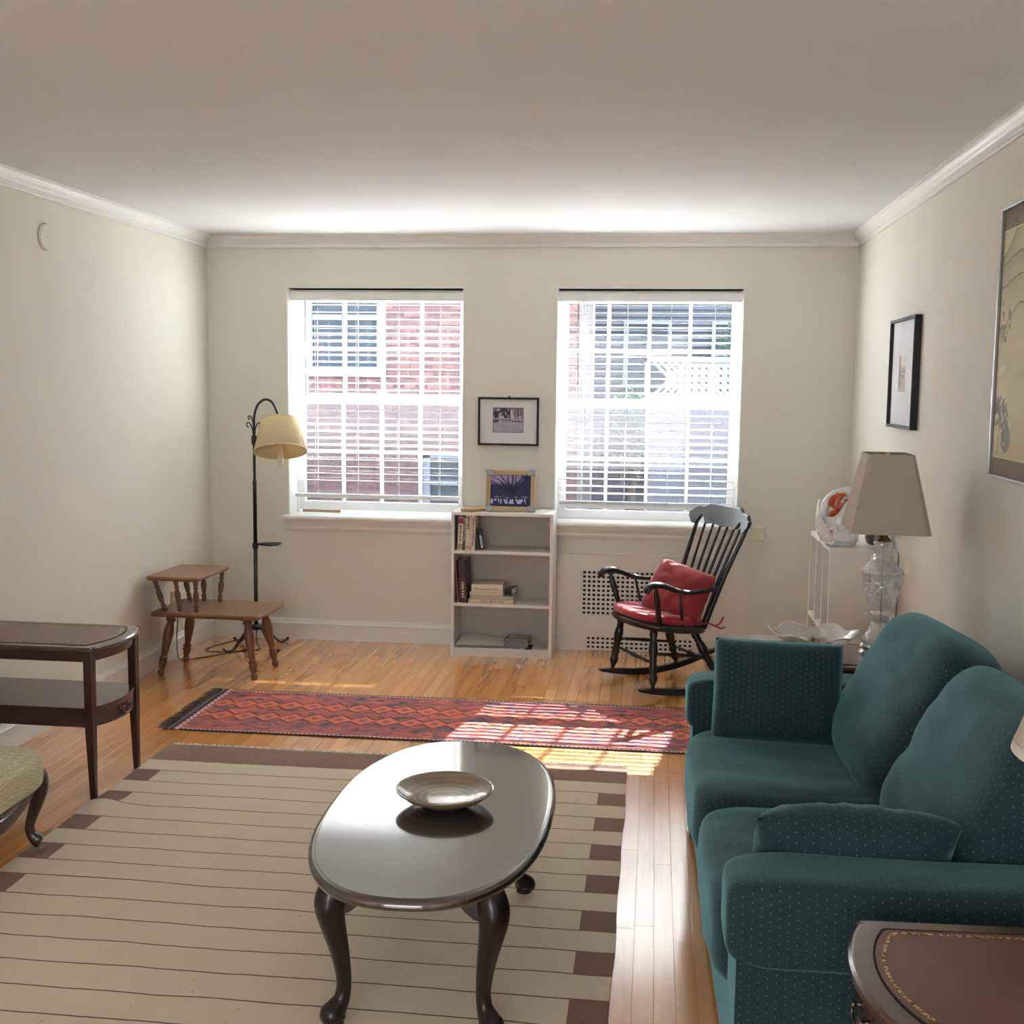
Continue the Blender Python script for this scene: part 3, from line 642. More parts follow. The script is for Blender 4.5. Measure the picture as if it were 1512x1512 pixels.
# ================================================================== SOFA
def velvet(name, a, b):
    t = NT(name); X, Y, Z = t.xyz(); tc = t.n('ShaderNodeTexCoord'); q = t.n('ShaderNodeSeparateXYZ'); t.link(tc.outputs['Normal'], q.inputs[0])
    N = [V(t.nt, q.outputs[i]).abs() for i in range(3)]
    s = 0.0185
    def dots(u, v):
        iu = (u/s).floor(); sh = iu.mod(2.0)*0.5; fu = (u/s).mod(1.0)-0.5; fv = (v/s+sh).mod(1.0)-0.5
        return (fu*fu+fv*fv).sqrt().lt(0.075)
    wz = N[2].gt(N[0].mx(N[1])); wx = N[0].gt(N[1].mx(N[2])); wy = N[1].gt(N[0].mx(N[2]))
    dt = dots(X, Y)*wz+dots(Y, Z)*wx+dots(X, Z)*wy
    nz = t.noise(300, 2, t.coord()); n2 = t.noise(7, 3, t.coord())
    base = t.mix(nz*0.35+n2*0.65, a, b)
    t.set(t.mix(dt*0.45, base, srgb(128, 160, 156)), 0.85); t.b.inputs['Sheen Weight'].default_value = 0.65; t.b.inputs['Sheen Roughness'].default_value = 0.42
    t.b.inputs['Sheen Tint'].default_value = (0.30, 0.66, 0.72, 1); wr = t.noise(1, 4, t.coord('Object', (26, 9, 26))); t.bump(nz*0.25+n2*0.3+wr*0.45, 0.45, 0.008); return t.m
TEAL = velvet('teal_velvet', (0.003, 0.019, 0.026), (0.007, 0.038, 0.048))
def puff(m, c, h, p=5, n=22, rotm=None, wr=0.0, seed=0, wdir=None, sag=0.0):
    """upholstered block: superellipsoid with half sizes h, wrinkled by noise"""
    key = {}; vs = []; fs = []
    def vid(d):
        k = (round(d[0], 5), round(d[1], 5), round(d[2], 5))
        if k not in key: key[k] = len(vs); vs.append(k)
        return key[k]
    ks = [-1+2*i/n for i in range(n+1)]; ks = [math.copysign(abs(k)**0.75, k) for k in ks]
    for ax in range(3):
        for s_ in (-1, 1):
            for i in range(n):
                for j in range(n):
                    q = []
                    for a, b in ((i, j), (i+1, j), (i+1, j+1), (i, j+1)):
                        d = [0, 0, 0]; d[ax] = s_; d[(ax+1) % 3] = ks[a]; d[(ax+2) % 3] = ks[b]; q.append(vid(d))
                    fs.append(tuple(q if s_ > 0 else q[::-1]))
    out = []
    for d in vs:
        L = sum(abs(k)**p for k in d)**(1/p); e = Vector((d[0]/L*h[0], d[1]/L*h[1], d[2]/L*h[2]))
        if sag: e.z -= sag*(1-(d[0])**2)*(1-d[1]**2) if d[2] > 0.9 else 0
        if wr:
            s_ = wdir or (6, 6, 6); nn = Vector((d[0]/h[0], d[1]/h[1], d[2]/h[2])).normalized()
            e += nn*wr*(noise.noise((e.x*s_[0]+seed*7.1, e.y*s_[1], e.z*s_[2]))+0.4*noise.noise((e.x*s_[0]*2.3, e.y*s_[1]*2.3+seed, e.z*s_[2]*2.3)))
        if rotm is not None: e = rotm @ e
        out.append(e+Vector(c))
    return m.add(out, fs, True)
so = thing('sofa', (3.425, -3.785, 0), 'dark teal dotted velvet two seat sofa along the right wall', 'sofa', rz=R(1.3))
m = M(); m.chbox(-0.472, 0.40, -0.92, 0.92, 0.03, 0.27, 0.01); m.build('base', TEAL, so, bevel=0.01)
puff(M(), (0.375, 0, 0.37), (0.085, 0.935, 0.37), 9, 18, None, 0.004, 3).build('back', TEAL, so)
for s_ in (1, -1):
    m = M(); puff(m, (-0.036, s_*0.845, 0.500), (0.468, 0.105, 0.098), 7, 20, None, 0.005, 5+s_, (4, 8, 8)); m.build('arm', TEAL, so)
    m = M(); m.chbox(-0.482, 0.45, s_*0.845-0.088, s_*0.845+0.088, 0.02, 0.46, 0.004); m.build('arm_panel', TEAL, so, bevel=0.012)
for s_ in (1, -1):
    puff(M(), (-0.165, s_*0.372, 0.328), (0.352, 0.371, 0.122), 5.5, 30, rot(0, R(1.5), 0), 0.007, 11+s_, (3, 9, 5), 0.012).build('seat_cushion', TEAL, so)
for s_ in (1, -1):
    puff(M(), (0.165, s_*0.375, 0.630), (0.130, 0.375, 0.270), 4.0, 30, rot(0, R(29), R(1.0*s_)), 0.012, 21+s_, (7, 3, 9)).build('back_cushion', TEAL, so)
for (px_, py_) in ((-0.40, -0.84), (-0.40, 0.84), (0.38, -0.84), (0.38, 0.84)):
    M().turn((px_, py_, 0), (px_, py_, 0.035), [(0, 0.02), (1, 0.026)], 12).build('foot', MAHOG, so)
def pillow_mesh(a, b, h, seed=0, n=26, p=2.3, droop=0.0, wr=0.006):
    m = M()
    for s_ in (1, -1):
        def fn(u, v):
            x, y = 2*u-1, 2*v-1
            k = (max(0, 1-abs(x)**p)*max(0, 1-abs(y)**p))**0.5
            cr_ = 0.035*(abs(x)*abs(y))**5; pin = 1-0.03*(1-abs(y)**2)*abs(x)**6-cr_; pin2 = 1-0.03*(1-abs(x)**2)*abs(y)**6-cr_
            z = s_*(0.010*(1-max(abs(x), abs(y))**8)+h*k)
            w = wr*noise.noise((x*2.6+seed, y*2.6, s_*1.3+seed))*1.6*k+wr*0.6*noise.noise((x*7+seed, y*5, s_))*min(1, k*3)
            return (a*x*pin, b*y*pin2-droop*(x*x), z+s_*w)
        m.grid(fn, n, n)
    return m
def weld(o, d=0.0005):
    b = bmesh.new(); b.from_mesh(o.data); bmesh.ops.remove_doubles(b, verts=b.verts[:], dist=d); bmesh.ops.recalc_face_normals(b, faces=b.faces[:]); b.to_mesh(o.data); b.free(); return o
def throw_pillow(name, loc, rotm, a, b, h, mat, label, seed, cat='pillow', **kw):
    o = weld(pillow_mesh(a, b, h, seed, **kw).build(name, mat)); o.matrix_world = Matrix.Translation(loc) @ rotm.to_4x4(); return tag(o, label, cat)
# local z = face normal, local y = up along the pillow
throw_pillow('throw_pillow', (3.20, -3.145, 0.592), Matrix.Rotation(R(76), 3, 'X') @ Matrix.Rotation(R(-1.5), 3, 'Z'), 0.218, 0.176, 0.090, TEAL, 'dark teal throw pillow standing upright against the far sofa arm', 2)
throw_pillow('throw_pillow', (3.235, -4.425, 0.535), Matrix.Rotation(R(2), 3, 'Z') @ Matrix.Rotation(R(128), 3, 'X'), 0.228, 0.165, 0.085, TEAL, 'dark teal throw pillow slumped over the near sofa arm in front of the end table', 9, wr=0.010)

# ================================================================== SIDE TABLES WITH LEATHER TOPS
t = NT('tooled_leather'); n1 = t.noise(7, 4, t.coord()); n2 = t.noise(160, 2, t.coord())
t.set(t.mix(n1, (0.085, 0.030, 0.021), (0.165, 0.072, 0.052)), n1*0.18+0.24); t.b.inputs['Coat Weight'].default_value = 0.3; t.b.inputs['Coat Roughness'].default_value = 0.2; t.bump(n2, 0.06, 0.001); LEATHER = t.m
RIM = wood('mahogany_rim', (0.035, 0.012, 0.008), (0.095, 0.038, 0.024), 0.25, 1, 0.6)
def bow_outline(inset, hx=0.335, hy=0.2225, bow=0.046, ear=0.022, n=40, leg=False):
    hx -= inset; hy -= inset; e = max(ear-inset*0.6, 0.004)
    pts = [(-hx, -hy), (hx-0.006, -hy), (hx+0.004, -hy+0.002), (hx+0.006, -hy+e*0.5), (hx+0.004, -hy+e)]
    for i in range(n+1):
        y = (-hy+e)+(2*hy-2*e)*i/n; q = y/(hy-e); pts.append((hx+0.008+bow*max(0, 1-q*q)**0.9, y))
    pts += [(hx+0.004, hy-e), (hx+0.006, hy-e*0.5), (hx+0.004, hy-0.002), (hx-0.006, hy), (-hx, hy)]
    return pts
def side_table(loc, rz, label, drawer_top=False, top_z=0.60):
    T = thing('side_table', loc, label, 'table', rz=rz)
    ring = lambda d, z: [(x, y, z) for x, y in bow_outline(d)]
    M().loft([ring(0.012, top_z-0.022), ring(0.003, top_z-0.020), ring(0.0, top_z-0.014), ring(0.002, top_z-0.006), ring(0.008, top_z-0.001), ring(0.012, top_z)], smooth=False).build('table_top', RIM, T)
    M().prism(bow_outline(0.046), 'z', top_z-0.004, top_z+0.0010).build('leather_inset', LEATHER, T)
    def line(d0, d1, z, mat, name):
        a, b = bow_outline(d0), bow_outline(d1); n = len(a); m = M(); m.add([(*p, z) for p in a]+[(*p, z) for p in b]+[(*p, z-0.0006) for p in a]+[(*p, z-0.0006) for p in b],
            [(i, (i+1) % n, (i+1) % n+n, i+n) for i in range(n)]+[(i, (i+1) % n, (i+1) % n+2*n, i+2*n) for i in range(n)]+[(i+n, (i+1) % n+n, (i+1) % n+3*n, i+3*n) for i in range(n)]); m.build(name, mat, T)
    tg = NT('gold_tooling'); vz = tg.noise(170, 2, tg.coord()); tg.set(tg.mix(vz.gt(0.5), (0.10, 0.04, 0.025), (0.60, 0.42, 0.16)), 0.4, Metallic=0.4)
    line(0.058, 0.064, top_z+0.0017, tg.m, 'gold_border'); line(0.044, 0.0475, top_z+0.0017, DARK, 'inset_groove')
    def apron(z0, z1, name, d=0.026):
        o_, i_ = bow_outline(d, ear=0.03), bow_outline(d+0.016, ear=0.03); n = len(o_)
        m = M(); m.add([(*p, z) for z in (z0, z1) for q in (o_, i_) for p in q], sum([[(i, j, j+2*n, i+2*n), (i+n, i+3*n, j+3*n, j+n), (i+2*n, j+2*n, j+3*n, i+3*n), (i, i+n, j+n, j)] for i in range(n) for j in [(i+1) % n]], [])); m.build(name, MAHOGX, T)
    fz = top_z-(0.135 if drawer_top else 0.060)
    apron(fz, top_z-0.022, 'frieze')
    lowz, lowh = (0.362, 0.075) if not drawer_top else (0.20, 0.02)
    M().prism(bow_outline(0.024, ear=0.03), 'z', lowz-0.014, lowz).build('lower_shelf', MAHOGX, T)
    if not drawer_top: apron(lowz-lowh, lowz-0.014, 'lower_frieze')
    # drawer on the bowed end
    dz0, dz1 = (fz+0.012, top_z-0.034) if drawer_top else (lowz-lowh+0.010, lowz-0.018)
    def arc(d, y): q = y/(0.2225-0.026-0.03); return 0.335-0.026+0.008+0.046*max(0, 1-q*q)**0.9+d
    ys = [-0.150+0.30*i/14 for i in range(15)]
    m = M(); m.loft([[(arc(-0.012, y), y, dz0), (arc(0.004, y), y, dz0), (arc(0.004, y), y, dz1), (arc(-0.012, y), y, dz1)] for y in ys], smooth=False); dr = m.build('drawer', MAHOG, T)
    m = M(); m.loft([[(arc(-0.012, y), y, dz0-0.012), (arc(0.007, y), y, dz0-0.012), (arc(0.007, y), y, dz0-0.005), (arc(-0.012, y), y, dz0-0.005)] for y in [-0.165+0.33*i/14 for i in range(15)]], smooth=False); m.build('moulding', RIM, T)
    zc = (dz0+dz1)/2+0.006; m = M()
    for y in (-0.032, 0.032):
        m.turn((arc(0.003, y), y, zc), (arc(0.022, y), y, zc), [(0, 0.009), (0.25, 0.004), (0.55, 0.005), (0.8, 0.008), (1, 0.004)], 10)
    m.tube(spline([(arc(0.017, -0.032), -0.032, zc), (arc(0.019, -0.03), -0.030, zc-0.016), (arc(0.016, -0.012), -0.012, zc-0.027), (arc(0.016, 0.012), 0.012, zc-0.027), (arc(0.019, 0.03), 0.030, zc-0.016), (arc(0.017, 0.032), 0.032, zc)], 4), 0.0028, 8)
    m.build('drop_handle', metal('dark_bronze', (0.13, 0.11, 0.10), 0.35), dr)
    for x in (-0.305, 0.318):
        for y in (-0.190, 0.190):
            m = M(); r0, r1 = 0.0175, 0.0105; sx = math.copysign(0.005, x)
            rings = [[(x+a*r+dx, y+b*r, z) for a, b in ((-1, -1), (1, -1), (1, 1), (-1, 1))] for z, r, dx in ((0, r1, sx), (0.27, r0*0.95, 0), (top_z-0.021, r0, 0))]
            m.loft(rings, smooth=False); m.build('leg', MAHOG, T, bevel=0.002)
    return T
side_table((0.335, -2.745, 0.0), 0.0, 'dark mahogany side table with a low drawer by the left wall', False, 0.602)
side_table((3.522, -5.085, 0.0), PI+R(2.5), 'dark mahogany leather topped end table in front of the near sofa arm', True, 0.602)
side_table((3.545, -2.572, 0.0), PI+R(0.8), 'reddish leather topped end table in the corner beyond the far sofa arm', True, 0.602)

# ================================================================== TWO TIER END TABLE
tt = thing('step_end_table', (0.380, -0.885, 0), 'brown maple two tier step end table with turned legs in the left corner', 'table', rz=R(-2))
def slab(x0, x1, y0, y1, z, th, r=0.02):
    def ring(d, zz):
        out = []
        for cx, cy, a0 in ((x1-r, y1-r, 0), (x0+r, y1-r, 90), (x0+r, y0+r, 180), (x1-r, y0+r, 270)):
            for k in range(4): a = R(a0+30*k); out.append((cx+(r-d)*cos(a), cy+(r-d)*sin(a), zz))
        return out
    return M().loft([ring(0.010, z-th), ring(0.004, z-th*0.85), ring(0.0, z-th*0.45), ring(0.002, z-th*0.2), ring(0.008, z)], smooth=False)
slab(-0.305, 0.315, -0.215, 0.215, 0.360, 0.026).build('lower_top', MAPLE, tt)
slab(-0.325, -0.025, -0.215, 0.235, 0.556, 0.024).build('upper_top', MAPLE, tt)
legp = [(0, 0.020), (0.035, 0.024), (0.06, 0.021), (0.075, 0.027), (0.10, 0.027), (0.115, 0.019), (0.15, 0.020), (0.26, 0.027), (0.36, 0.028), (0.52, 0.022), (0.66, 0.0165), (0.69, 0.016), (0.70, 0.024), (0.72, 0.024), (0.73, 0.018), (0.76, 0.023), (0.80, 0.021), (0.88, 0.015), (0.90, 0.0125), (0.915, 0.018), (0.95, 0.0195), (0.98, 0.016), (1, 0.012)]
for sx in (-1, 1):
    for sy in (-1, 1):
        M().turn((sx*0.215, sy*0.125, 0.335), (sx*0.272, sy*0.163, 0.0), legp, 16).build('leg', MAPLEZ, tt)
        M().lathe([(0.040, 0.322), (0.048, 0.328), (0.048, 0.336)], 16, (sx*0.213, sy*0.124, 0)).build('leg_block', MAPLEZ, tt)
spp = [(0, 0.009), (0.05, 0.014), (0.10, 0.014), (0.13, 0.010), (0.16, 0.0145), (0.20, 0.0145), (0.23, 0.009), (0.34, 0.013), (0.50, 0.0165), (0.58, 0.015), (0.72, 0.009), (0.75, 0.0135), (0.79, 0.0135), (0.82, 0.009), (0.88, 0.0135), (0.94, 0.013), (1, 0.010)]
for yb, yt in ((-0.165, -0.180), (0.155, 0.185)):
    for xb, xt in ((-0.235, -0.288), (-0.150, -0.165), (-0.055, -0.052)):
        M().turn((xb, yb, 0.360), (xt, yt, 0.534), spp, 12).build('spindle', MAPLEZ, tt)

# ================================================================== FLOOR LAMP
LX, LY = 0.385, -0.275
fl_ = thing('floor_lamp', (LX, LY, 0), 'black wrought iron bridge arm floor lamp with a cream shade beside the left window', 'lamp')
M().turn((0, 0, 0.115), (0, 0, 0.62), [(0, 0.0125), (1, 0.0125)], 12).turn((0, 0, 0.60), (0, 0, 1.02), [(0, 0.012), (0.95, 0.012), (0.97, 0.014), (1, 0.010)], 12).turn((0, 0, 1.0), (0, 0, 1.27), [(0, 0.009), (1, 0.009)], 12).turn((0, 0, 1.235), (0, 0, 1.29), [(0, 0.0145), (0.1, 0.0165), (0.9, 0.0165), (1, 0.0145)], 12).build('pole', IRON, fl_)
M().tube(spline([(0, 0, 1.27), (0, 0, 1.37), (0.004, 0, 1.415), (0.022, 0, 1.468), (0.052, 0, 1.498), (0.082, 0, 1.505), (0.112, 0, 1.490), (0.134, 0, 1.455), (0.146, 0, 1.42), (0.150, 0, 1.395)], 5), 0.0075, 10, up=(0, 1, 0)).build('arm', IRON, fl_)
def scroll(sx, sz, zz, s, name='scroll'):
    pts = [(0.006*sx, 0, zz-0.08), (0.010*sx, 0, zz-0.035), (0.022*sx, 0, zz), (0.036*sx, 0, zz+0.016), (0.048*sx, 0, zz+0.012), (0.050*sx, 0, zz-0.004), (0.042*sx, 0, zz-0.014), (0.036*sx, 0, zz-0.010)]
    M().tube(spline([(p[0]*s, p[1], zz+(p[2]-zz)*s) for p in pts], 5), [(0.004, 0.003)]*36, 6, up=(0, 1, 0)).build(name, IRON, fl_)
scroll(-1, 1, 1.352, 0.9); scroll(1, 1, 1.352, 0.75); scroll(-1, 1, 1.395, 0.7)
shm = Matrix.Translation((0.158, 0, 1.385)) @ Matrix.Rotation(R(-7.5), 4, 'Y') @ Matrix.Rotation(R(-19), 4, 'X')
FABSH = NT('lamp_shade_linen'); nz = FABSH.noise(1, 2, FABSH.coord('Object', (260, 260, 90)))
FABSH.set(FABSH.mix(nz, srgb(232, 214, 168), srgb(244, 230, 192)), 0.9); FABSH.bump(nz, 0.2, 0.001)
tl = FABSH.n('ShaderNodeBsdfTranslucent'); tl.inputs[0].default_value = (0.70, 0.56, 0.33, 1); mx_ = FABSH.n('ShaderNodeMixShader'); mx_.inputs[0].default_value = 0.30
FABSH.link(FABSH.b.outputs[0], mx_.inputs[1]); FABSH.link(tl.outputs[0], mx_.inputs[2]); FABSH.link(mx_.outputs[0], FABSH.out.inputs[0])
m = M(); m.lathe([(0.108, 0.0), (0.158, -0.198), (0.156, -0.199), (0.106, -0.001), (0.108, 0.0)], 48, caps=False); m.tf(shm); m.build('lamp_shade', FABSH.m, fl_)
m = M(); m.lathe([(0.156, -0.190), (0.1595, -0.199), (0.1555, -0.1995), (0.154, -0.190)], 48, caps=False); m.lathe([(0.1075, 0.002), (0.1105, -0.007), (0.1065, -0.007), (0.1055, 0.002), (0.1075, 0.002)], 48, caps=False); m.tf(shm); m.build('shade_trim', fabric('shade_trim', srgb(226, 205, 158)), fl_)
m = M(); m.lathe([(0.004, 0.020), (0.010, 0.016), (0.018, 0.006), (0.022, 0.0), (0.0, 0.0)], 16, (-0.012, 0, 0.0))
for k in range(3): a = 2*PI*k/3; m.tube([(-0.012, 0, 0.001), (0.106*cos(a), 0.106*sin(a), -0.003)], 0.002, 6)
m.tf(shm); m.build('shade_fitter', IRON, fl_)
m = M(); m.turn((0, 0, -0.002), (0, 0, -0.13), [(0, 0.012), (0.5, 0.016), (1, 0.016)], 12); m.tf(shm); m.build('socket', BRASS, fl_)
m = M(); m.lathe([(0.012, -0.128), (0.0155, -0.145), (0.0165, -0.22), (0.0165, -0.272), (0.011, -0.288), (0.0, -0.292)], 16, caps=False); m.tf(shm); m.build('light_bulb', clear('bulb_glass', (1.0, 0.95, 0.84), 0.10, 0.16), fl_)
M().turn((0, 0, 0.605), (0, 0, 0.642), [(0, 0.014), (0.15, 0.018), (0.85, 0.018), (1, 0.014)], 12).build('tray_collar', IRON, fl_)
lf_ = [(0.015, 0.008), (0.045, 0.022), (0.09, 0.032), (0.125, 0.036), (0.150, 0.026), (0.158, 0.0)]
m = M(); up_ = lf_+[(x, -y) for x, y in lf_[-2::-1]]; n = len(up_)
m.add([(x, y*1.6, 0.640) for x, y in up_]+[(0.02+(x-0.02)*0.9, y*1.35, 0.630) for x, y in up_]+[(x, y*1.6, 0.636) for x, y in up_], [(i, (i+1) % n, (i+1) % n+n, i+n) for i in range(n)]+[tuple(range(n, 2*n))]+[(i, (i+1) % n, (i+1) % n+2*n, i+2*n) for i in range(n)]+[tuple(range(2*n, 3*n))])
m.build('tray', IRON, fl_)
for a in (232, 322, 52, 142):
    a = R(a+2); dx, dy = cos(a), sin(a)
    prof = spline([(0.008, 0.125), (0.040, 0.128), (0.070, 0.112), (0.115, 0.060), (0.160, 0.012), (0.185, 0.004), (0.212, 0.006), (0.228, 0.014), (0.235, 0.024)], 4)
    M().tube([(dx*r, dy*r, z) for r, z in prof], [(0.0115, 0.0035)]*len(prof), 8, power=0.5).build('leg', IRON, fl_)
M().lathe([(0.02, 0.105), (0.026, 0.112), (0.026, 0.130), (0.018, 0.140)], 16).build('hub', IRON, fl_)
m = M(); pts = [(0.022, -0.60, 0.30), (0.030, -0.62, 0.22), (0.040, -0.66, 0.10), (0.07, -0.70, 0.012), (0.13, -0.66, 0.004), (0.26, -0.50, 0.004), (0.36, -0.33, 0.004), (0.30, -0.19, 0.030), (0.20, -0.22, 0.012), (0.12, -0.36, 0.004), (0.13, -0.44, 0.004), (0.24, -0.46, 0.004), (0.42, -0.36, 0.004), (LX+0.015, LY-0.02, 0.012), (LX, LY, 0.03), (LX, LY, 0.105)]
m.tube([(x-LX, y-LY, z) for x, y, z in spline(pts, 7)], 0.0032, 6); m.build('power_cord', paint('brown_cord', (0.03, 0.022, 0.016), 0.5), fl_)
o = thing('wall_outlet', (0.0, -0.612, 0.33), 'small tan electrical outlet low on the left wall behind the step table', 'outlet')
M().chbox(-0.036, 0.036, -0.058, 0.058, 0, 0.006, 0.002).tf(Matrix.Rotation(R(90), 4, 'Z') @ Matrix.Rotation(R(90), 4, 'X')).build('face_plate', paint('tan_plastic', (0.42, 0.30, 0.17), 0.4), o)
m = M()
for z in (-0.02, 0.02): m.turn((0.006, 0, z), (0.009, 0, z), [(0, 0.016), (1, 0.015)], 14)
m.build('socket', paint('ivory_plastic', (0.62, 0.50, 0.34), 0.4), o)
o = thing('wall_disc', (0.0, -1.957, 2.252), 'flat round painted cover plate high on the left wall', 'cover plate')
M().turn((0, 0, 0), (0.014, 0, 0), [(0, 0.060), (0.8, 0.060), (1, 0.057)], 40).build('plate', WALL, o)
M().turn((0.014, 0, 0), (0.016, 0, 0), [(0, 0.005), (1, 0.003)], 10).build('screw', STEEL, o)
o = thing('wall_plate', (3.397, 0.0, 0.745), 'cream square wall plate on the back wall just right of the sill', 'wall plate')
M().chbox(-0.036, 0.036, -0.042, 0.042, 0, 0.026, 0.006).tf(Matrix.Rotation(R(90), 4, 'X')).build('body', paint('cream_plastic', (0.80, 0.73, 0.58), 0.45), o)
m = M()
for k, r_o in enumerate((0.010, 0.019, 0.027)): m.tube([(r_o*cos(R(a))-0.004, -0.027, r_o*0.9*sin(R(a))-0.004) for a in range(20, 200, 15)], 0.0016, 5, up=(0, 1, 0))
m.build('ridges', paint('cream_ridge', (0.74, 0.66, 0.48), 0.5), o)

# ================================================================== BOOKCASE
BX, BY = 1.893, -0.169
bk = thing('bookcase', (BX, BY, 0), 'low white laminate bookcase with three shelves between the windows', 'bookcase')
hx, hy, HB, th = 0.301, 0.140, 0.862, 0.018
for s_ in (-1, 1): M().box(min(s_*hx, s_*(hx-th)), max(s_*hx, s_*(hx-th)), -hy, hy, 0, HB-th).build('side_panel', SHELFWHITE, bk, bevel=0.0012)
M().box(-hx, hx, -hy-0.001, hy, HB-th, HB).build('top_panel', SHELFWHITE, bk, bevel=0.0012)
for z in (0.052, 0.320, 0.634): M().box(-hx+th, hx-th, -hy+0.004, hy-0.006, z-0.018, z).build('shelf', SHELFWHITE, bk, bevel=0.001)
M().box(-hx+th, hx-th, -hy+0.012, -hy+0.028, 0, 0.034).build('plinth', SHELFWHITE, bk)
M().box(-hx+0.004, hx-0.004, hy-0.006, hy, 0.01, HB-0.004).build('back_panel', paint('beige_backing', (0.56, 0.51, 0.44), 0.7, 0.02), bk)
INK = paint('dark_ink', (0.03, 0.025, 0.025), 0.7)
def book(loc, w, h, d, cover, label, rotm=None, group=None, bands=(), marks=None, ink=INK, soft=False):
    """stands on its lower edge, spine (width w, height h) facing -y, depth d backwards; rotm turns it"""
    T = thing('book', loc, label, 'book', group=group)
    if rotm is not None: T.rotation_euler = rotm.to_euler()
    cm = paint('book_cover', cover, 0.45, 0.05); c = 0.0022; m = M()
    m.box(-w/2, -w/2+c, 0, d, 0, h).box(w/2-c, w/2, 0, d, 0, h)
    m.prism([(-w/2, 0.004), (-w/2, 0.0), (-w*0.3, -0.003), (w*0.3, -0.003), (w/2, 0.0), (w/2, 0.004)], 'z', 0, h); m.build('cover', cm, T)
    M().box(-w/2+c, w/2-c, 0.003, d-0.004, 0.003, h-0.003).build('pages', PAPER, T)
    for a, b, col in bands: M().box(-w/2-0.0003, w/2+0.0003, -0.0036, 0.003, a*h, b*h).build('spine_band', paint('spine_band', col, 0.5), T)
    if marks:
        m = M(); rr = random.Random(int(w*1e5)); a = marks[0]
        while a < marks[1]:
            s_ = rr.uniform(0.018, 0.035)*min(1, 0.12/h+0.4); m.box(-w*rr.uniform(0.1, 0.24), w*rr.uniform(0.1, 0.24), -0.0042, -0.003, a*h, (a+s_)*h); a += s_+rr.uniform(0.01, 0.03)
        m.build('spine_lettering', ink, T)
    return T
G1, G2, G3 = 'paperbacks upright on the top shelf', 'books on the middle shelf', 'stacked plastic cases on the bottom shelf'
zt, yf = 0.634, BY-hy
bx = BX-hx+th
book((bx+0.013, yf+0.050, zt), 0.016, 0.205, 0.16, (0.035, 0.02, 0.025), 'dark thin book standing against the left side of the top shelf', None, G1)
book((bx+0.030, yf+0.020, zt), 0.030, 0.198, 0.14, (0.72, 0.68, 0.60), 'white paperback with a red spine top on the top shelf', rot(0, R(2.5), 0), G1, [(0.80, 0.97, (0.32, 0.02, 0.04)), (0.03, 0.20, (0.42, 0.30, 0.16))], (0.26, 0.74))
book((bx+0.054, yf+0.028, zt), 0.017, 0.192, 0.14, (0.03, 0.13, 0.075), 'thin green book on the top shelf', rot(0, R(1.5), 0), G1, [(0.90, 0.99, (0.55, 0.55, 0.50))], (0.3, 0.85), PAPER)
book((bx+0.079, yf+0.018, zt), 0.034, 0.213, 0.15, (0.70, 0.58, 0.46), 'thick cream paperback with dark title on the top shelf', rot(0, R(1.2), 0), G1, [(0.05, 0.13, (0.60, 0.32, 0.24))], (0.60, 0.94))
book((bx+0.108, yf+0.018, zt), 0.022, 0.212, 0.15, (0.74, 0.64, 0.47), 'slimmer cream paperback with small lettering on the top shelf', rot(0, R(1.2), 0), G1, (), (0.14, 0.92))
book((bx+0.140, yf+0.065, zt), 0.012, 0.150, 0.10, (0.045, 0.04, 0.05), 'small dark booklet leaning at the end of the top shelf', rot(0, R(-10), R(5)), G1)
book((bx+0.160, yf+0.062, zt), 0.013, 0.120, 0.10, (0.030, 0.026, 0.045), 'small leaning book with a white spine label on the top shelf', rot(0, R(-9), R(5)), G1, [(0.10, 0.72, (0.74, 0.73, 0.72))], (0.2, 0.6))
z2 = 0.320
book((bx+0.022, yf+0.030, z2), 0.012, 0.245, 0.19, (0.20, 0.06, 0.06), 'thin maroon book leaning at the left of the middle shelf', rot(0, R(-4.5), 0), G2)
T = book((bx+0.056, yf+0.022, z2), 0.046, 0.250, 0.19, (0.030, 0.018, 0.022), 'thick dark book with pale lettering leaning on the middle shelf', rot(0, R(-3.5), 0), G2, [(0.02, 0.58, (0.055, 0.018, 0.014))], (0.12, 0.50), paint('cream_ink', (0.60, 0.50, 0.36), 0.6))
def lettering(text, parent, size, loc, rx, mat, name='title', width=None):
    cu = bpy.data.curves.new(name, 'FONT'); cu.body = text; cu.size = size; cu.align_x = 'CENTER'; cu.align_y = 'CENTER'; cu.extrude = 0.0003; cu.space_character = 1.25
    tmp = bpy.data.objects.new(name, cu); COL.objects.link(tmp); bpy.context.view_layer.update()
    me = bpy.data.meshes.new_from_object(tmp.evaluated_get(bpy.context.evaluated_depsgraph_get())); bpy.data.objects.remove(tmp, do_unlink=True)
    me.materials.clear(); me.materials.append(mat); o = bpy.data.objects.new(name, me); COL.objects.link(o); o.parent = parent; o.location = loc; o.rotation_euler = rx; return o
def flat_book(loc, L, th_, d, cover, label, rz=0, grp=G2, spine=None, pages=True, name='book', cat='book'):
    """lies flat: spine length L along x facing -y, thickness th_"""
    T = thing(name, loc, label, cat, rz=rz, group=grp); cm = paint('flat_cover', cover, 0.5, 0.05); c = 0.0025; m = M()
    m.box(-L/2, L/2, 0, d, 0, c).box(-L/2, L/2, 0, d, th_-c, th_)
    m.prism([(0.004, 0), (0, 0), (-0.003, th_*0.25), (-0.003, th_*0.75), (0, th_), (0.004, th_)], 'x', -L/2, L/2); m.build('cover', cm, T)
    M().box(-L/2+0.003, L/2-0.003, 0.004, d-0.004, c, th_-c).build('pages', PAPER, T)
    return T
sx0 = bx+0.088
T = flat_book((sx0+0.132, yf+0.012, z2), 0.268, 0.026, 0.21, (0.70, 0.57, 0.42), 'cream flat book titled LOST BOSTON at the bottom of the stack', 0)
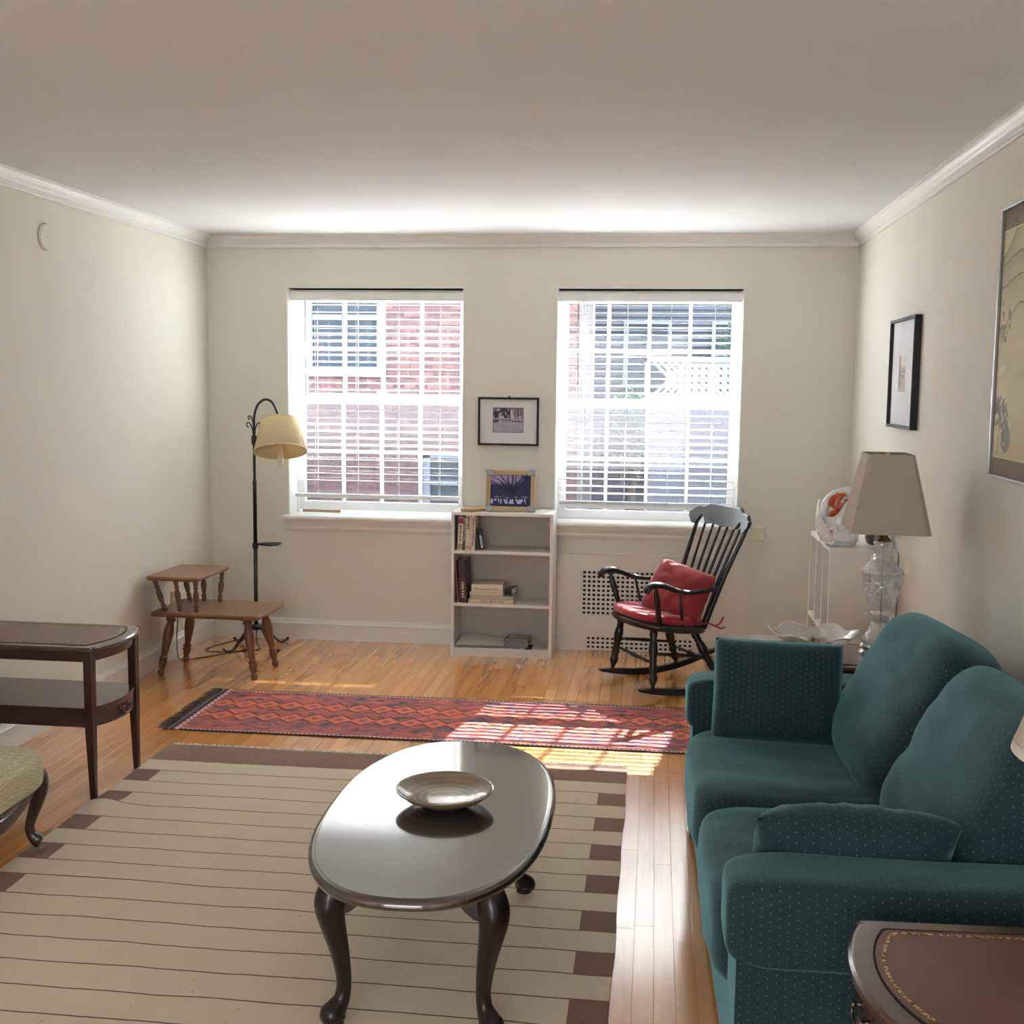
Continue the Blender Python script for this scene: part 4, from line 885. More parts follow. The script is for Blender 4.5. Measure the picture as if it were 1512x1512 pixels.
lettering('LOST BOSTON', T, 0.0185, (0.005, -0.0032, 0.0130), (R(90), 0, 0), INK)
flat_book((sx0+0.137, yf+0.014, z2+0.026), 0.258, 0.018, 0.20, (0.50, 0.46, 0.42), 'grey flat book second from the bottom of the stack', R(0.8))
flat_book((sx0+0.104, yf+0.020, z2+0.044), 0.200, 0.022, 0.17, (0.64, 0.53, 0.40), 'cream flat book under the pale thick top volume', R(-0.5))
T = flat_book((sx0+0.106, yf+0.034, z2+0.066), 0.188, 0.044, 0.15, (0.74, 0.66, 0.55), 'thick pale book on top of the middle shelf stack', R(0.8))
m = M(); rr = random.Random(8)
for k in range(11): m.box(-0.07+k*0.0125, -0.07+k*0.0125+rr.uniform(0.005, 0.010), -0.0036, -0.0028, 0.012, 0.012+rr.uniform(0.006, 0.011))
m.build('faded_lettering', paint('rust_ink', (0.36, 0.16, 0.10), 0.7), T)
flat_book((sx0+0.231, yf+0.060, z2+0.044), 0.040, 0.040, 0.12, (0.035, 0.03, 0.03), 'small dark boxed book beside the pale volume on the stack', R(-8))
z3 = 0.052
pp = thing('paper_stack', (bx+0.155, yf+0.012, z3), 'stack of loose white paper sheets on the bottom shelf', 'paper')
m = M()
for k in range(6): m.grid(lambda u, v, k=k: (-0.145+0.29*u+0.0015*(k % 3), 0.23*v, 0.001+0.0034*k+0.022*max(0, 1-abs(u-0.25)*2.2)*v*(k/5)), 14, 6)
m.build('sheets', paint('white_sheet', (0.90, 0.88, 0.83), 0.8), pp)
CASE = paint('dark_case', (0.05, 0.045, 0.045), 0.25)
CASEP = paint('case_paper', (0.32, 0.28, 0.27), 0.4, 0.3, 0, 40)
for k in range(5):
    c = thing('disc_case', (bx+0.374+0.003*((k*7) % 3-1), yf+0.030+0.002*(k % 2), z3+0.0042+k*0.0108), ['lowest', 'second lowest', 'middle', 'second highest', 'topmost'][k]+' plastic disc case in the stack on the bottom shelf', 'case', rz=R([2, -1, 1, 3, -2][k]), group=G3)
    M().chbox(-0.071, 0.071, 0, 0.125, 0, 0.0100, 0.001).build('shell', CASE, c); M().box(-0.066, 0.066, -0.0008, 0.0, 0.002, 0.008).box(-0.058, 0.066, 0.004, 0.12, 0.0098, 0.0104).build('insert', CASEP, c)
def leaflet(u, v):
    c = np.zeros(u.shape+(3,))+np.array((0.72, 0.71, 0.68)); c = blend(c, (0.24, 0.36, 0.46), ((u > 0.18) & (u < 0.5) & (vnoise(u*20, v*9, 3) > 0.35))*0.8); c = blend(c, (0.02, 0.02, 0.02), ((u > 0.58) & (u < 0.72))*1.0)
    return blend(c, (0.15, 0.14, 0.14), ((u > 0.86) & (vnoise(u*70, v*20, 5) > 0.72))*1.0)
lt = thing('leaflet', (bx+0.40, yf+0.014, z3+0.0002), 'pale printed leaflet with a black bar lying under the disc cases', 'leaflet')
PRINT = painted('print', 0.6)
painted_sheet('sheet', PRINT, lt, 0.30, 0.125, leaflet, 60, 26, Matrix.Translation((0, 0, 0.002)) @ Matrix.Rotation(R(-90), 4, 'X')).modifiers.new('thickness', 'SOLIDIFY').thickness = 0.003
# dowels and frame on top
DOW = wood('pale_dowel', (0.50, 0.28, 0.14), (0.68, 0.43, 0.24), 0.55, 1, 0.1)
for k, (x, z, lab) in enumerate(((1.652, 0.0, 'left'), (1.680, 0.0, 'middle'), (1.708, 0.0, 'right'))):
    d = thing('dowel', (x, -0.292-0.006*k, HB), lab+' one of three short pale wooden dowels on the bookcase top', 'dowel', rz=R(-28), group='wooden dowels on the bookcase')
    M().turn((0, 0, 0.0105), (0, 0.175, 0.0105), [(0, 0.0085), (0.01, 0.0105), (0.99, 0.0105), (1, 0.0085)], 14).build('rod', DOW, d)
pf = thing('photo_frame', (1.930, -0.225, HB), 'light wood photo frame with silver corners standing on the bookcase', 'photo frame', rz=R(2))
pfm = Matrix.Rotation(R(-9), 4, 'X'); BAM = wood('bamboo', (0.36, 0.25, 0.11), (0.52, 0.38, 0.19), 0.5, 0, 0.1)
fw, fh, b_ = 0.292, 0.245, 0.027
for nm, bxs in (('rail', (-fw/2, fw/2, -0.012, 0.012, 0.004, 0.004+b_)), ('rail', (-fw/2, fw/2, -0.012, 0.012, fh-b_, fh)), ('stile', (-fw/2, -fw/2+b_, -0.012, 0.012, b_, fh-b_)), ('stile', (fw/2-b_, fw/2, -0.012, 0.012, b_, fh-b_))):
    M().box(*bxs).tf(pfm).build(nm, BAM, pf, bevel=0.002)
for x in (-1, 1):
    for z in (0, 1):
        cx, cz = x*(fw/2-0.021), (0.0175 if not z else fh-0.0145)
        M().box(cx-0.024, cx+0.024, -0.0155, 0.0155, cz-0.0165, cz+0.0175).tf(pfm).build('silver_corner', CRNR, pf, bevel=0.003)
def tree_photo(u, v):
    c = np.zeros(u.shape+(3,))+np.array(srgb(40, 48, 84)); sky = srgb(160, 146, 188)
    c = blend(c, sky, np.clip((v-0.66+0.10*(vnoise(u*6, v*2, 1)-0.5)-0.25*np.clip(u-0.55, 0, 1))*9, 0, 1)*np.clip((0.85-u)*6, 0, 1))
    dk = np.array(srgb(30, 32, 62)); tx, ty = 0.56, 0.42
    for a, l, w in ((-62, 0.75, 0.020), (-48, 0.85, 0.018), (-33, 0.7, 0.020), (-18, 0.75, 0.018), (-4, 0.7, 0.024), (12, 0.6, 0.018), (27, 0.6, 0.020), (42, 0.55, 0.018)):
        a = R(a); dx, dy = u-tx, (v-ty)*0.85; s_ = dx*sin(a)+dy*cos(a); q = np.abs(dx*cos(a)-dy*sin(a)+0.02*np.sin(s_*14+a*9)); c = blend(c, dk, ((q < w*(1.15-s_)) & (s_ > 0) & (s_ < l))*0.95)
    c = blend(c, dk, ((np.abs(u-0.57) < 0.05) & (v < 0.5) & (v > 0.1))*0.7)
    c = blend(c, srgb(190, 186, 222), ((v > 0.10) & (v < 0.24) & (vnoise(u*34, v*9, 4) > 0.45) & (u < 0.88))*1.0)
    c = blend(c, srgb(120, 126, 160), ((v > 0.26) & (v < 0.33) & (vnoise(u*16, v*24, 7) > 0.62))*0.8)
    return c*(0.85+0.3*vnoise(u*50, v*40, 2)[..., None])
PHOTO = painted('glossy_print', 0.75, 0.0)
painted_sheet('photo', PHOTO, pf, fw-2*b_+0.002, fh-2*b_+0.006, tree_photo, 110, 88, pfm @ Matrix.Translation((0, -0.006, b_+0.001)))
M().box(-fw/2+0.01, fw/2-0.01, 0.008, 0.011, 0.01, fh-0.01).tf(pfm).add([(-0.03, 0.040, 0.17), (0.03, 0.040, 0.17), (0.03, 0.105, 0.0), (-0.03, 0.105, 0.0), (-0.03, 0.043, 0.17), (0.03, 0.043, 0.17), (0.03, 0.108, 0.0), (-0.03, 0.108, 0.0)], [(0, 1, 2, 3), (4, 5, 6, 7), (0, 1, 5, 4), (1, 2, 6, 5), (2, 3, 7, 6), (3, 0, 4, 7)]).build('easel_back', IRON, pf)

# ================================================================== PICTURES
def frame_bars(T, w, h, bw, dep, mat, name='frame'):
    m = M(); m.box(-w/2, w/2, -dep, 0, 0, bw).box(-w/2, w/2, -dep, 0, h-bw, h).box(-w/2, -w/2+bw, -dep, 0, bw, h-bw).box(w/2-bw, w/2, -dep, 0, bw, h-bw); return m.build(name, mat, T, bevel=0.0015)
MATB = paint('mat_board', (0.74, 0.73, 0.71), 0.8, 0.01)
wp = thing('framed_picture', (1.887, -0.001, 1.243), 'black framed winter scene photograph hanging between the windows above the bookcase', 'picture')
frame_bars(wp, 0.370, 0.291, 0.0125, 0.022, MATTE); M().box(-0.18, 0.18, -0.010, -0.002, 0.006, 0.285).build('mat_board', MATB, wp)
M().turn((0.004, -0.008, 0.291), (0.004, -0.008, 0.301), [(0, 0.006), (0.6, 0.005), (1, 0.002)], 8).build('hanger', IRON, wp)
def winter(u, v):
    snow = srgb(178, 170, 178); c = np.zeros(u.shape+(3,))+np.array(snow)*(0.75+0.35*vnoise(u*5, v*9, 2)[..., None])
    tr = (v > 0.58); c = blend(c, srgb(58, 60, 82), (tr & (u < 0.53) & (vnoise(u*14, v*12, 3) > 0.28))*1.0); c = blend(c, srgb(128, 108, 108), (tr & (u >= 0.53))*(0.5+0.5*vnoise(u*30, v*14, 5)))
    c = blend(c, srgb(196, 190, 196), ((v > 0.58) & (v < 0.68) & (vnoise(u*18, v*3, 6) > 0.45))*0.9); c = blend(c, srgb(206, 204, 208), ((np.abs(u-0.62) < 0.035) & (v > 0.64) & (v < 0.90))*0.8)
    for x, w, b in ((0.10, 0.018, 0.56), (0.37, 0.016, 0.60), (0.55, 0.017, 0.52), (0.49, 0.008, 0.6), (0.83, 0.012, 0.62), (0.92, 0.009, 0.62)): c = blend(c, srgb(42, 38, 48), ((np.abs(u-x+0.01*np.sin(v*9)) < w) & (v > b))*1.0)
    d = np.abs(v-(0.475+0.035*np.sin(u*5))); c = blend(c, srgb(76, 74, 100), ((d < 0.022) & (u < 0.98))*0.85); c = blend(c, srgb(58, 56, 84), (((u-0.10)/0.10)**2+((v-0.46)/0.07)**2 < 1)*0.9)
    for x in (0.32, 0.45, 0.55, 0.65, 0.73, 0.79, 0.85): c = blend(c, srgb(34, 32, 40), (((u-x)/0.018)**2+((v-0.435)/0.020)**2 < 1)*1.0)
    e = np.minimum(np.minimum(u, 1-u)*0.187, np.minimum(v, 1-v)*0.150); return blend(c, srgb(44, 42, 46), (e < 0.0035)*1.0)
painted_sheet('photo', PHOTO, wp, 0.187, 0.150, winter, 120, 96, Matrix.Translation((-0.002, -0.0106, 0.079)))
bp = thing('framed_print', (W_-0.001, -1.470, 1.432), 'tall black framed small print with wide white mat on the right wall', 'picture', rz=R(-90))
frame_bars(bp, 0.545, 0.505, 0.014, 0.032, MATTE); M().box(-0.265, 0.265, -0.016, -0.002, 0.008, 0.497).build('mat_board', paint('white_mat', (0.84, 0.84, 0.84), 0.8, 0.01), bp)
def small_print(u, v):
    c = np.zeros(u.shape+(3,))+np.array(srgb(176, 160, 142)); c = blend(c, srgb(206, 186, 172), (v > 0.72)*1.0); c = blend(c, srgb(96, 80, 70), ((u < 0.22+0.1*vnoise(u*3, v*9, 1)) & (v > 0.1))*0.8)
    c = blend(c, srgb(120, 104, 92), (np.abs(v-0.56) < 0.015)*1.0); c = blend(c, srgb(70, 60, 52), ((vnoise(u*9, v*22, 4) > 0.80) & (v < 0.7))*0.7); return c
painted_sheet('print', PRINT, bp, 0.150, 0.165, small_print, 50, 60, Matrix.Translation((-0.022, -0.0166, 0.168)))
sp_ = thing('landscape_painting', (W_-0.001, -3.285, 1.322), 'large pale gold landscape painting with ink trees in a silver frame', 'painting', rz=R(-90))
frame_bars(sp_, 0.66, 0.888, 0.010, 0.022, STEEL, 'silver_frame')
BROC = NT('brocade'); nz = BROC.noise(190, 3, BROC.coord()); BROC.set(BROC.mix(nz.gt(0.5), srgb(112, 98, 84), srgb(140, 126, 108)), 0.8); M().box(-0.325, 0.325, -0.012, -0.002, 0.006, 0.882).build('brocade_mount', BROC.m, sp_)
def scroll_art(u, v):
    c = np.zeros(u.shape+(3,))+np.array(srgb(196, 182, 138)); c = c*(0.92+0.14*vnoise(u*3, v*4, 1)[..., None]); x = u*0.62; z = v*0.74
    def hill(zc, amp, fr, ph, col, dep):
        top = zc+amp*np.sin(x*fr+ph)+0.006*(vnoise(x*30, x*0+ph, 3)-0.5); d = top-z; return ((d > 0)*np.exp(-np.clip(d, 0, 9)/dep), (np.abs(d) < 0.0028)*1.0, col)
    for a in ((0.735, 0.085, 9.0, -1.2, srgb(138, 128, 98), 0.10), (0.640, 0.022, 10.0, -0.6, srgb(150, 142, 104), 0.05), (0.570, 0.018, 11.0, -0.9, srgb(160, 150, 108), 0.04), (0.46, 0.040, 14, -1.6, srgb(166, 156, 116), 0.03)):
        s_, l, col = hill(*a); c = blend(c, col, s_*0.75); c = blend(c, srgb(104, 96, 72), l*0.8)
    c = blend(c, srgb(152, 144, 112), np.exp(-((z-0.285)/0.035)**2)*(x > 0.02)*0.5*vnoise(x*16, z*30, 5))
    c = blend(c, srgb(206, 196, 156), ((np.abs(z-0.265-0.03*np.sin(x*14)) < 0.010) & (x < 0.09))*0.9)
    def clump(cx, cz, rw, rh, thr, sd):
        return (((x-cx)/rw)**2+((z-cz)/rh)**2 < 1)*(vnoise(x*70+sd, z*70, sd) > thr)*1.0
    ink = srgb(84, 84, 66); ink2 = srgb(112, 108, 84)
    for cx, cz, rw, rh in ((0.040, 0.425, 0.020, 0.055), (0.075, 0.405, 0.028, 0.030), (0.105, 0.44, 0.018, 0.05), (0.030, 0.49, 0.014, 0.03)): c = blend(c, ink2, clump(cx, cz, rw, rh, 0.42, 6)*0.75)
    for cx, cz, rw, rh in ((0.045, 0.165, 0.040, 0.040), (0.035, 0.125, 0.034, 0.030), (0.075, 0.135, 0.034, 0.040), (0.115, 0.110, 0.042, 0.055), (0.135, 0.06, 0.05, 0.045), (0.02, 0.15, 0.02, 0.03), (0.10, 0.17, 0.03, 0.03)): c = blend(c, ink, clump(cx, cz, rw, rh, 0.36, 11)*0.85)
    for tx, b, t_ in ((0.045, 0.005, 0.13), (0.118, 0.01, 0.09)): c = blend(c, srgb(122, 104, 76), ((np.abs(x-tx-0.012*np.sin(z*20)) < 0.0045) & (z > b) & (z < t_))*0.9)
    return c
painted_sheet('painting', painted('silk_paint', 0.6), sp_, 0.62, 0.735, scroll_art, 160, 190, Matrix.Translation((0, -0.0128, 0.072)))
m = M(); m.box(-0.312, 0.312, -0.0135, -0.012, 0.068, 0.072).box(-0.312, 0.312, -0.0135, -0.012, 0.807, 0.811).build('gold_line', paint('pale_gold', (0.62, 0.52, 0.32), 0.4), sp_)

# ================================================================== ROCKING CHAIR
rk = thing('rocking_chair', (2.86, -0.77, 0), 'black spindle back rocking chair with a red seat pad by the right window', 'chair', rz=R(208))
def Zs(x): return 0.345+0.125*(x+0.13)              # seat plane, sloping back
# seat: D shaped slab with rolled front
outl = []
for i in range(40):
    a = 2*PI*i/40; cx_, sy_ = cos(a), sin(a); w = 0.255 if cx_ > 0 else 0.255-0.018*abs(cx_)
    outl.append((0.065+math.copysign(abs(cx_)**0.8, cx_)*0.215, math.copysign(abs(sy_)**(0.75 if cx_ > 0 else 0.36), sy_)*w))
def sring(k, dz): return [(0.065+(x-0.065)*k, y*k, Zs(0.065+(x-0.065)*k)+dz) for x, y in outl]
M().loft([sring(0.93, -0.038), sring(0.985, -0.032), sring(1.0, -0.020), sring(0.995, -0.008), sring(0.965, 0.0), sring(0.6, -0.006)]).build('seat', BLACK, rk)
rlp = [(0, 0.014), (0.05, 0.020), (0.10, 0.022), (0.15, 0.017), (0.18, 0.021), (0.21, 0.016), (0.24, 0.022), (0.36, 0.025), (0.46, 0.022), (0.50, 0.0175), (0.53, 0.022), (0.56, 0.0175), (0.62, 0.021), (0.70, 0.020), (0.75, 0.015), (0.79, 0.022), (0.84, 0.024), (0.90, 0.017), (0.95, 0.011), (1, 0.009)]
def run_z(x): return x*x/(2*1.02)
feet = {}
for sx, xf in ((1, 0.205), (-1, -0.200)):
    for sy in (-1, 1):
        xt = 0.180 if sx > 0 else -0.075; yt = 0.185 if sx > 0 else 0.150
        p0 = Vector((xt, sy*yt, Zs(xt)-0.03)); p1 = Vector((xf, sy*0.238, run_z(xf)+0.028)); feet[(sx, sy)] = (p0, p1)
        M().turn(p0, p1, rlp, 14).build('leg', BLACK, rk)
for sy in (-1, 1):
    xs_ = [-0.47+0.755*i/22 for i in range(23)]; m = M()
    prof = [((x, sy*0.238-0.015, run_z(x)), (x, sy*0.238+0.015, run_z(x)), (x, sy*0.238+0.015, run_z(x)+0.036*min(1, 0.35+6*(min(x+0.47, 0.285-x)))), (x, sy*0.238-0.015, run_z(x)+0.036*min(1, 0.35+6*(min(x+0.47, 0.285-x))))) for x in xs_]
    m.loft([list(q) for q in prof], smooth=False); m.build('runner', BLACK, rk, bevel=0.003)
def between(k, a): p, q = feet[k]; return p.lerp(q, a)
strp = [(0, 0.006), (0.3, 0.0085), (0.44, 0.010), (0.47, 0.013), (0.50, 0.010), (0.53, 0.013), (0.56, 0.010), (0.7, 0.0085), (1, 0.006)]
for sy in (-1, 1): M().turn(between((1, sy), 0.42), between((-1, sy), 0.50), strp, 10).build('stretcher', BLACK, rk)
M().turn(between((1, -1), 0.58), between((1, 1), 0.58), strp, 10).build('stretcher', BLACK, rk)
M().turn(between((-1, -1), 0.58), between((-1, 1), 0.58), strp, 10).build('stretcher', BLACK, rk)
# crest rail, curved in plan, scrolled ends
CX, CZ = -0.305, 0.905
def smooth(a, b, x): x = min(1, max(0, (x-a)/(b-a))); return x*x*(3-2*x)
def crest_top(t):
    a = abs(t); return CZ+0.064-0.022*smooth(0.48, 0.66, a)-0.045*max(0, (a-0.74)/0.26)**2.4
def crest_bot(t):
    a = abs(t); return CZ-0.054+0.010*sin(min(a, 0.5)/0.5*PI)+0.048*smooth(0.46, 0.66, a)-0.052*smooth(0.66, 0.80, a)+0.050*max(0, (a-0.84)/0.16)**2.2
rings = []; hwc = 0.305
for i in range(49):
    t_ = -1+2*i/48; y = t_*hwc; x = CX-0.035*(1-t_*t_)+0.0; zt_, zb_ = crest_top(t_), crest_bot(t_)
    if zt_-zb_ < 0.03: zm_ = (zt_+zb_)/2; zt_, zb_ = zm_+0.015, zm_-0.015
    thk = 0.012; ln = 0.18
    def P_(dx, z): return (x+dx-(z-CZ)*0.30, y, z)
    rings.append([P_(-thk, zb_), P_(thk, zb_), P_(thk, zb_+0.006), P_(thk, zt_-0.006), P_(thk*0.4, zt_), P_(-thk*0.6, zt_), P_(-thk, zt_-0.006)])
M().loft(rings, smooth=False).build('crest_rail', BLACK, rk, bevel=0.003)
def crest_pt(t_): return Vector((CX-0.035*(1-t_*t_), t_*hwc, CZ-0.045))
for sy in (-1, 1):
    p0 = Vector((-0.120, sy*0.178, Zs(-0.12)-0.01)); p1 = crest_pt(sy*0.83); mid = p0.lerp(p1, 0.5)+Vector((0.010, 0, 0))
    pts = spline([tuple(p0), tuple(mid), tuple(p1)], 8); M().tube(pts, [0.0165-0.006*i/len(pts) for i in range(len(pts))], 12).build('back_post', BLACK, rk)
for k in range(6):
    s_ = -0.60+1.2*k/5; p0 = Vector((-0.135-0.010*(1-s_*s_), s_*0.205, Zs(-0.13)-0.01)); p1 = crest_pt(s_*0.99); mid = p0.lerp(p1, 0.5)+Vector((0.010, 0, 0))
    pts = spline([tuple(p0), tuple(mid), tuple(p1)], 8); n = len(pts); M().tube(pts, [0.0062+0.0022*sin(PI*i/n) for i in range(n)], 8).build('spindle', BLACK, rk)
for sy in (-1, 1):
    ay = 0.262
    arm = spline([(0.275, sy*0.272, 0.560, 0.026, 0.010), (0.262, sy*0.272, 0.587, 0.030, 0.016), (0.225, sy*0.270, 0.600, 0.030, 0.017), (0.165, sy*0.266, 0.590, 0.026, 0.016), (0.095, sy*0.260, 0.563, 0.024, 0.014), (0.020, sy*0.250, 0.548, 0.024, 0.013), (-0.080, sy*0.232, 0.548, 0.022, 0.013), (-0.178, sy*0.212, 0.552, 0.015, 0.012)], 5)
    M().tube([q[:3] for q in arm], [(q[3], q[4]) for q in arm], 14, up=(0, 0, 1)).build('arm', BLACK, rk)
    M().turn((0.165, sy*0.228, Zs(0.165)-0.01), (0.222, sy*0.268, 0.592), [(0, 0.010), (0.04, 0.015), (0.20, 0.016), (0.30, 0.013), (0.33, 0.017), (0.38, 0.012), (0.42, 0.017), (0.46, 0.013), (0.60, 0.0185), (0.75, 0.016), (0.9, 0.010), (1, 0.008)], 12).build('arm_post', BLACK, rk)
    M().turn((0.030, sy*0.224, Zs(0.03)-0.01), (0.070, sy*0.257, 0.560), [(0, 0.0065), (0.4, 0.009), (1, 0.006)], 8).build('arm_spindle', BLACK, rk)
REDC = fabric('red_cotton', (0.34, 0.007, 0.026), 0.7, 260, 0.10, 0.15, 0.25)
REDCORD = fabric('red_corduroy', (0.24, 0.015, 0.017), 0.9, 90, 0.30, 0.35, 0.2)
# tufted seat pad
m = M(); rp = Matrix.Rotation(-math.atan(0.125), 4, 'Y'); a0 = 0
def padring(k, z): return [(0.070+(x-0.065)*k*0.97, y*k*0.95, z) for x, y in outl]
def padz(x, y): return 0.046-0.014*math.exp(-((x-0.12)**2+y*y)/0.006)+0.007*noise.noise((x*12, y*12, 0.4))+0.004*noise.noise((x*26, y*26, 0.9))
rings = [padring(0.90, 0.0), padring(0.98, 0.008), padring(1.0, 0.021), padring(0.985, 0.035)]
for k in (0.93, 0.8, 0.62, 0.42, 0.22, 0.05): rings.append([(0.070+(x-0.065)*k*0.97, y*k*0.95, padz(x*k, y*k)) for x, y in outl])
m.loft(rings)
for i in range(len(m.v)): x, y, z = m.v[i]; m.v[i] = (x, y, z+Zs(x)+0.0015)
pad = thing('seat_pad', (2.86, -0.77, 0), 'red tufted cotton seat pad tied onto the rocking chair', 'cushion', rz=R(208)); pad.rotation_euler = (0, 0, R(208))
m.build('pad', REDC, pad)
for sy in (-1, 1):
    y = sy*0.205; m = M(); z = Zs(-0.13)+0.016
    m.tube(spline([(-0.09, y*0.93, z), (-0.135, y, z+0.006), (-0.175, y*1.04, z-0.010), (-0.20, y*1.10, z-0.022), (-0.215, y*1.16, z-0.012)], 4), [(0.010, 0.004)]*17, 6); m.tube(spline([(-0.175, y*1.04, z-0.008), (-0.205, y*1.02, z+0.006), (-0.225, y*1.0, z+0.035)], 4), [(0.007, 0.003)]*9, 6)
    m.build('tie', REDC, pad)
Rz = Matrix.Rotation(R(208), 3, 'Z')
loc = Vector((2.86, -0.77, 0))+Rz @ Vector((-0.032, 0.045, 0.508))
# pillow axes in chair space: width along +y (near side), height up the back, face forward
B = Matrix(((0, -0.42, 0.907), (1, 0, 0), (0, 0.907, 0.42))) @ Matrix.Rotation(R(-9), 3, 'Z')
throw_pillow('chair_pillow', loc, Rz @ rot(0, 0, R(20)) @ B, 0.205, 0.160, 0.062, REDCORD, 'rust red corduroy pillow leaning askew on the rocking chair', 4, wr=0.009, n=24)

# ================================================================== WHITE CUBE SHELF, SWAN VASE, POT
cs = thing('cube_shelf', (W_-0.160, -1.140, 0), 'white open cube shelf unit against the right wall under the swan vase', 'shelf')
sw, sl_, shh, tk = 0.155, 0.355, 0.862, 0.018
M().box(-sw, sw, -sl_, sl_, shh-tk, shh).build('top_panel', SHELFWHITE, cs, bevel=0.0015); M().box(-sw, sw, -sl_, sl_, 0.0, tk).build('bottom_panel', SHELFWHITE, cs, bevel=0.0015)
for s_ in (-1, 1): M().box(-sw, sw, min(s_*sl_, s_*(sl_-tk)), max(s_*sl_, s_*(sl_-tk)), tk, shh-tk).build('end_panel', SHELFWHITE, cs, bevel=0.0015)
for k in (-1, 1): M().box(-sw+0.001, sw-0.004, k*0.115-0.008, k*0.115+0.008, tk, shh-tk).build('divider', SHELFWHITE, cs)
for k in range(3): M().box(-sw+0.001, sw-0.004, -sl_+tk+k*0.2303+(0.0 if k == 0 else 0.002), -sl_+tk+(k+1)*0.2303-0.018+(0.016 if k == 2 else 0), 0.422, 0.440).build('shelf', SHELFWHITE, cs)
M().box(sw-0.004, sw, -sl_+tk, sl_-tk, tk, shh-tk).build('back_panel', SHELFWHITE, cs)
M().turn((0.02, -sl_, 0.56), (0.02, -sl_-0.003, 0.56), [(0, 0.007), (1, 0.005)], 12).build('peg_cap', SHELFWHITE, cs)
PORC = NT('white_porcelain'); nz = PORC.noise(8, 2, PORC.coord()); PORC.set(PORC.mix(nz, (0.80, 0.79, 0.78), (0.87, 0.86, 0.85)), 0.15); PORC.b.inputs['Coat Weight'].default_value = 0.5; PORC = PORC.m
sv = thing('swan_vase', (3.675, -1.320, shh), 'white porcelain swan vase holding orange shapes on the white cube shelf', 'vase')
NS = 40
def body_ring(r, z, rim=0.0):
    out = []
    for j in range(NS):
        a = 2*PI*j/NS; tip = max(0, cos((a-R(-62)))**7 if cos(a-R(-62)) > 0 else 0)+0.85*max(0, (cos(a-R(150))**7 if cos(a-R(150)) > 0 else 0))
        bump = 0.004*noise.noise((cos(a)*6, sin(a)*6, z*60))*(2.0 if cos(a-R(185)) > 0.1 else 0.6)
        out.append((cos(a)*(r*1.0+bump)-z*0.14, sin(a)*(r*0.92+bump), z+rim*tip))
    return out
m = M(); m.loft([body_ring(0.062, 0.0), body_ring(0.068, 0.004), body_ring(0.078, 0.030), body_ring(0.086, 0.065), body_ring(0.088, 0.095, 0.01), body_ring(0.084, 0.125, 0.05), body_ring(0.080, 0.140, 0.085), body_ring(0.074, 0.140, 0.083), body_ring(0.076, 0.110, 0.03), body_ring(0.066, 0.03), body_ring(0.01, 0.02)], caps=False); m.build('body', PORC, sv)
def wing(a_c, h, spread, lean, turn):
    def fn(u, v):
        q = 2*u-1; w = spread*(1.15-0.15*v)*max(0.05, 1-v**1.9); a = R(a_c)+q*w+turn*v*v
        rib = 0.0035*abs(sin(u*PI*4.5)); tipz = 1-0.42*(q-0.35)**2*v
        r_o = 0.090+0.022*sin(v*PI*0.9)-lean*v*v+rib
        return (cos(a)*r_o-0.022*v, sin(a)*r_o*0.95, 0.022+h*v*tipz)
    m = M(); m.grid(fn, 36, 14); o = m.build('wing', PORC, sv); sd = o.modifiers.new('thickness', 'SOLIDIFY'); sd.thickness = 0.005; return o
wing(205, 0.195, 0.55, 0.010, -0.35); wing(275, 0.185, 0.62, 0.018, 0.75)
m = M()
for k in range(34):
    a = R(180+75*((k*0.618) % 1)); z = 0.012+0.085*((k*0.37) % 1); r_o = 0.101+0.09*z
    puff(m, (cos(a)*r_o-z*0.14, sin(a)*r_o*0.93, z), (0.007, 0.007, 0.011), 2.2, 4, rot(0, 0, a) @ rot(0, 0.35, 0))
m.build('feathers', PORC, sv)
m = M(); nk = spline([(0.070, 0.020, 0.090), (0.095, 0.015, 0.150), (0.088, 0.000, 0.205), (0.050, -0.012, 0.245), (0.005, -0.020, 0.258), (-0.045, -0.026, 0.243), (-0.082, -0.030, 0.205), (-0.096, -0.030, 0.160), (-0.090, -0.030, 0.125)], 6)
n = len(nk); m.tube(nk, [0.022-0.006*i/n+0.004*sin(i/n*PI) for i in range(n-4)]+[0.017, 0.014, 0.010, 0.005], 14, up=(0, 1, 0)); m.build('neck', PORC, sv)
ORG = NT('orange_glaze'); nz = ORG.noise(16, 3, ORG.coord()); ORG.set(ORG.ramp(nz, [(0.25, (0.22, 0.022, 0.016)), (0.5, (0.58, 0.080, 0.020)), (0.72, (0.72, 0.20, 0.035))]), 0.28); ORG.b.inputs['Coat Weight'].default_value = 0.4; ORG = ORG.m
PINK = paint('coral_petal', (0.66, 0.22, 0.16), 0.4, 0.2)
og = thing('orange_ornament', (3.675, -1.320, shh+0.13), 'bundle of glossy orange and coral petal shapes inside the swan vase', 'ornament')
def petal(c, hx, hz, tilt, turn):
    def fn(u, v):
        q = 2*u-1; w = hx*sin(PI*min(1, 0.12+v*0.95))**0.7; cup = 0.45*hx*(q*q)*sin(PI*v)
        return (q*w, -cup+0.25*hz*(v-0.5)**2, hz*(2*v-1))
    m = M(); m.grid(fn, 12, 12); m.tf(Matrix.Translation(c) @ Matrix.Rotation(R(turn), 4, 'Z') @ Matrix.Rotation(R(tilt), 4, 'Y'))
    o = m.build('orange_petal', ORG, og); sd = o.modifiers.new('thickness', 'SOLIDIFY'); sd.thickness = 0.012; return o
petal((-0.050, -0.058, 0.092), 0.030, 0.036, 25, 8); petal((-0.022, -0.050, 0.110), 0.020, 0.026, 60, -10)
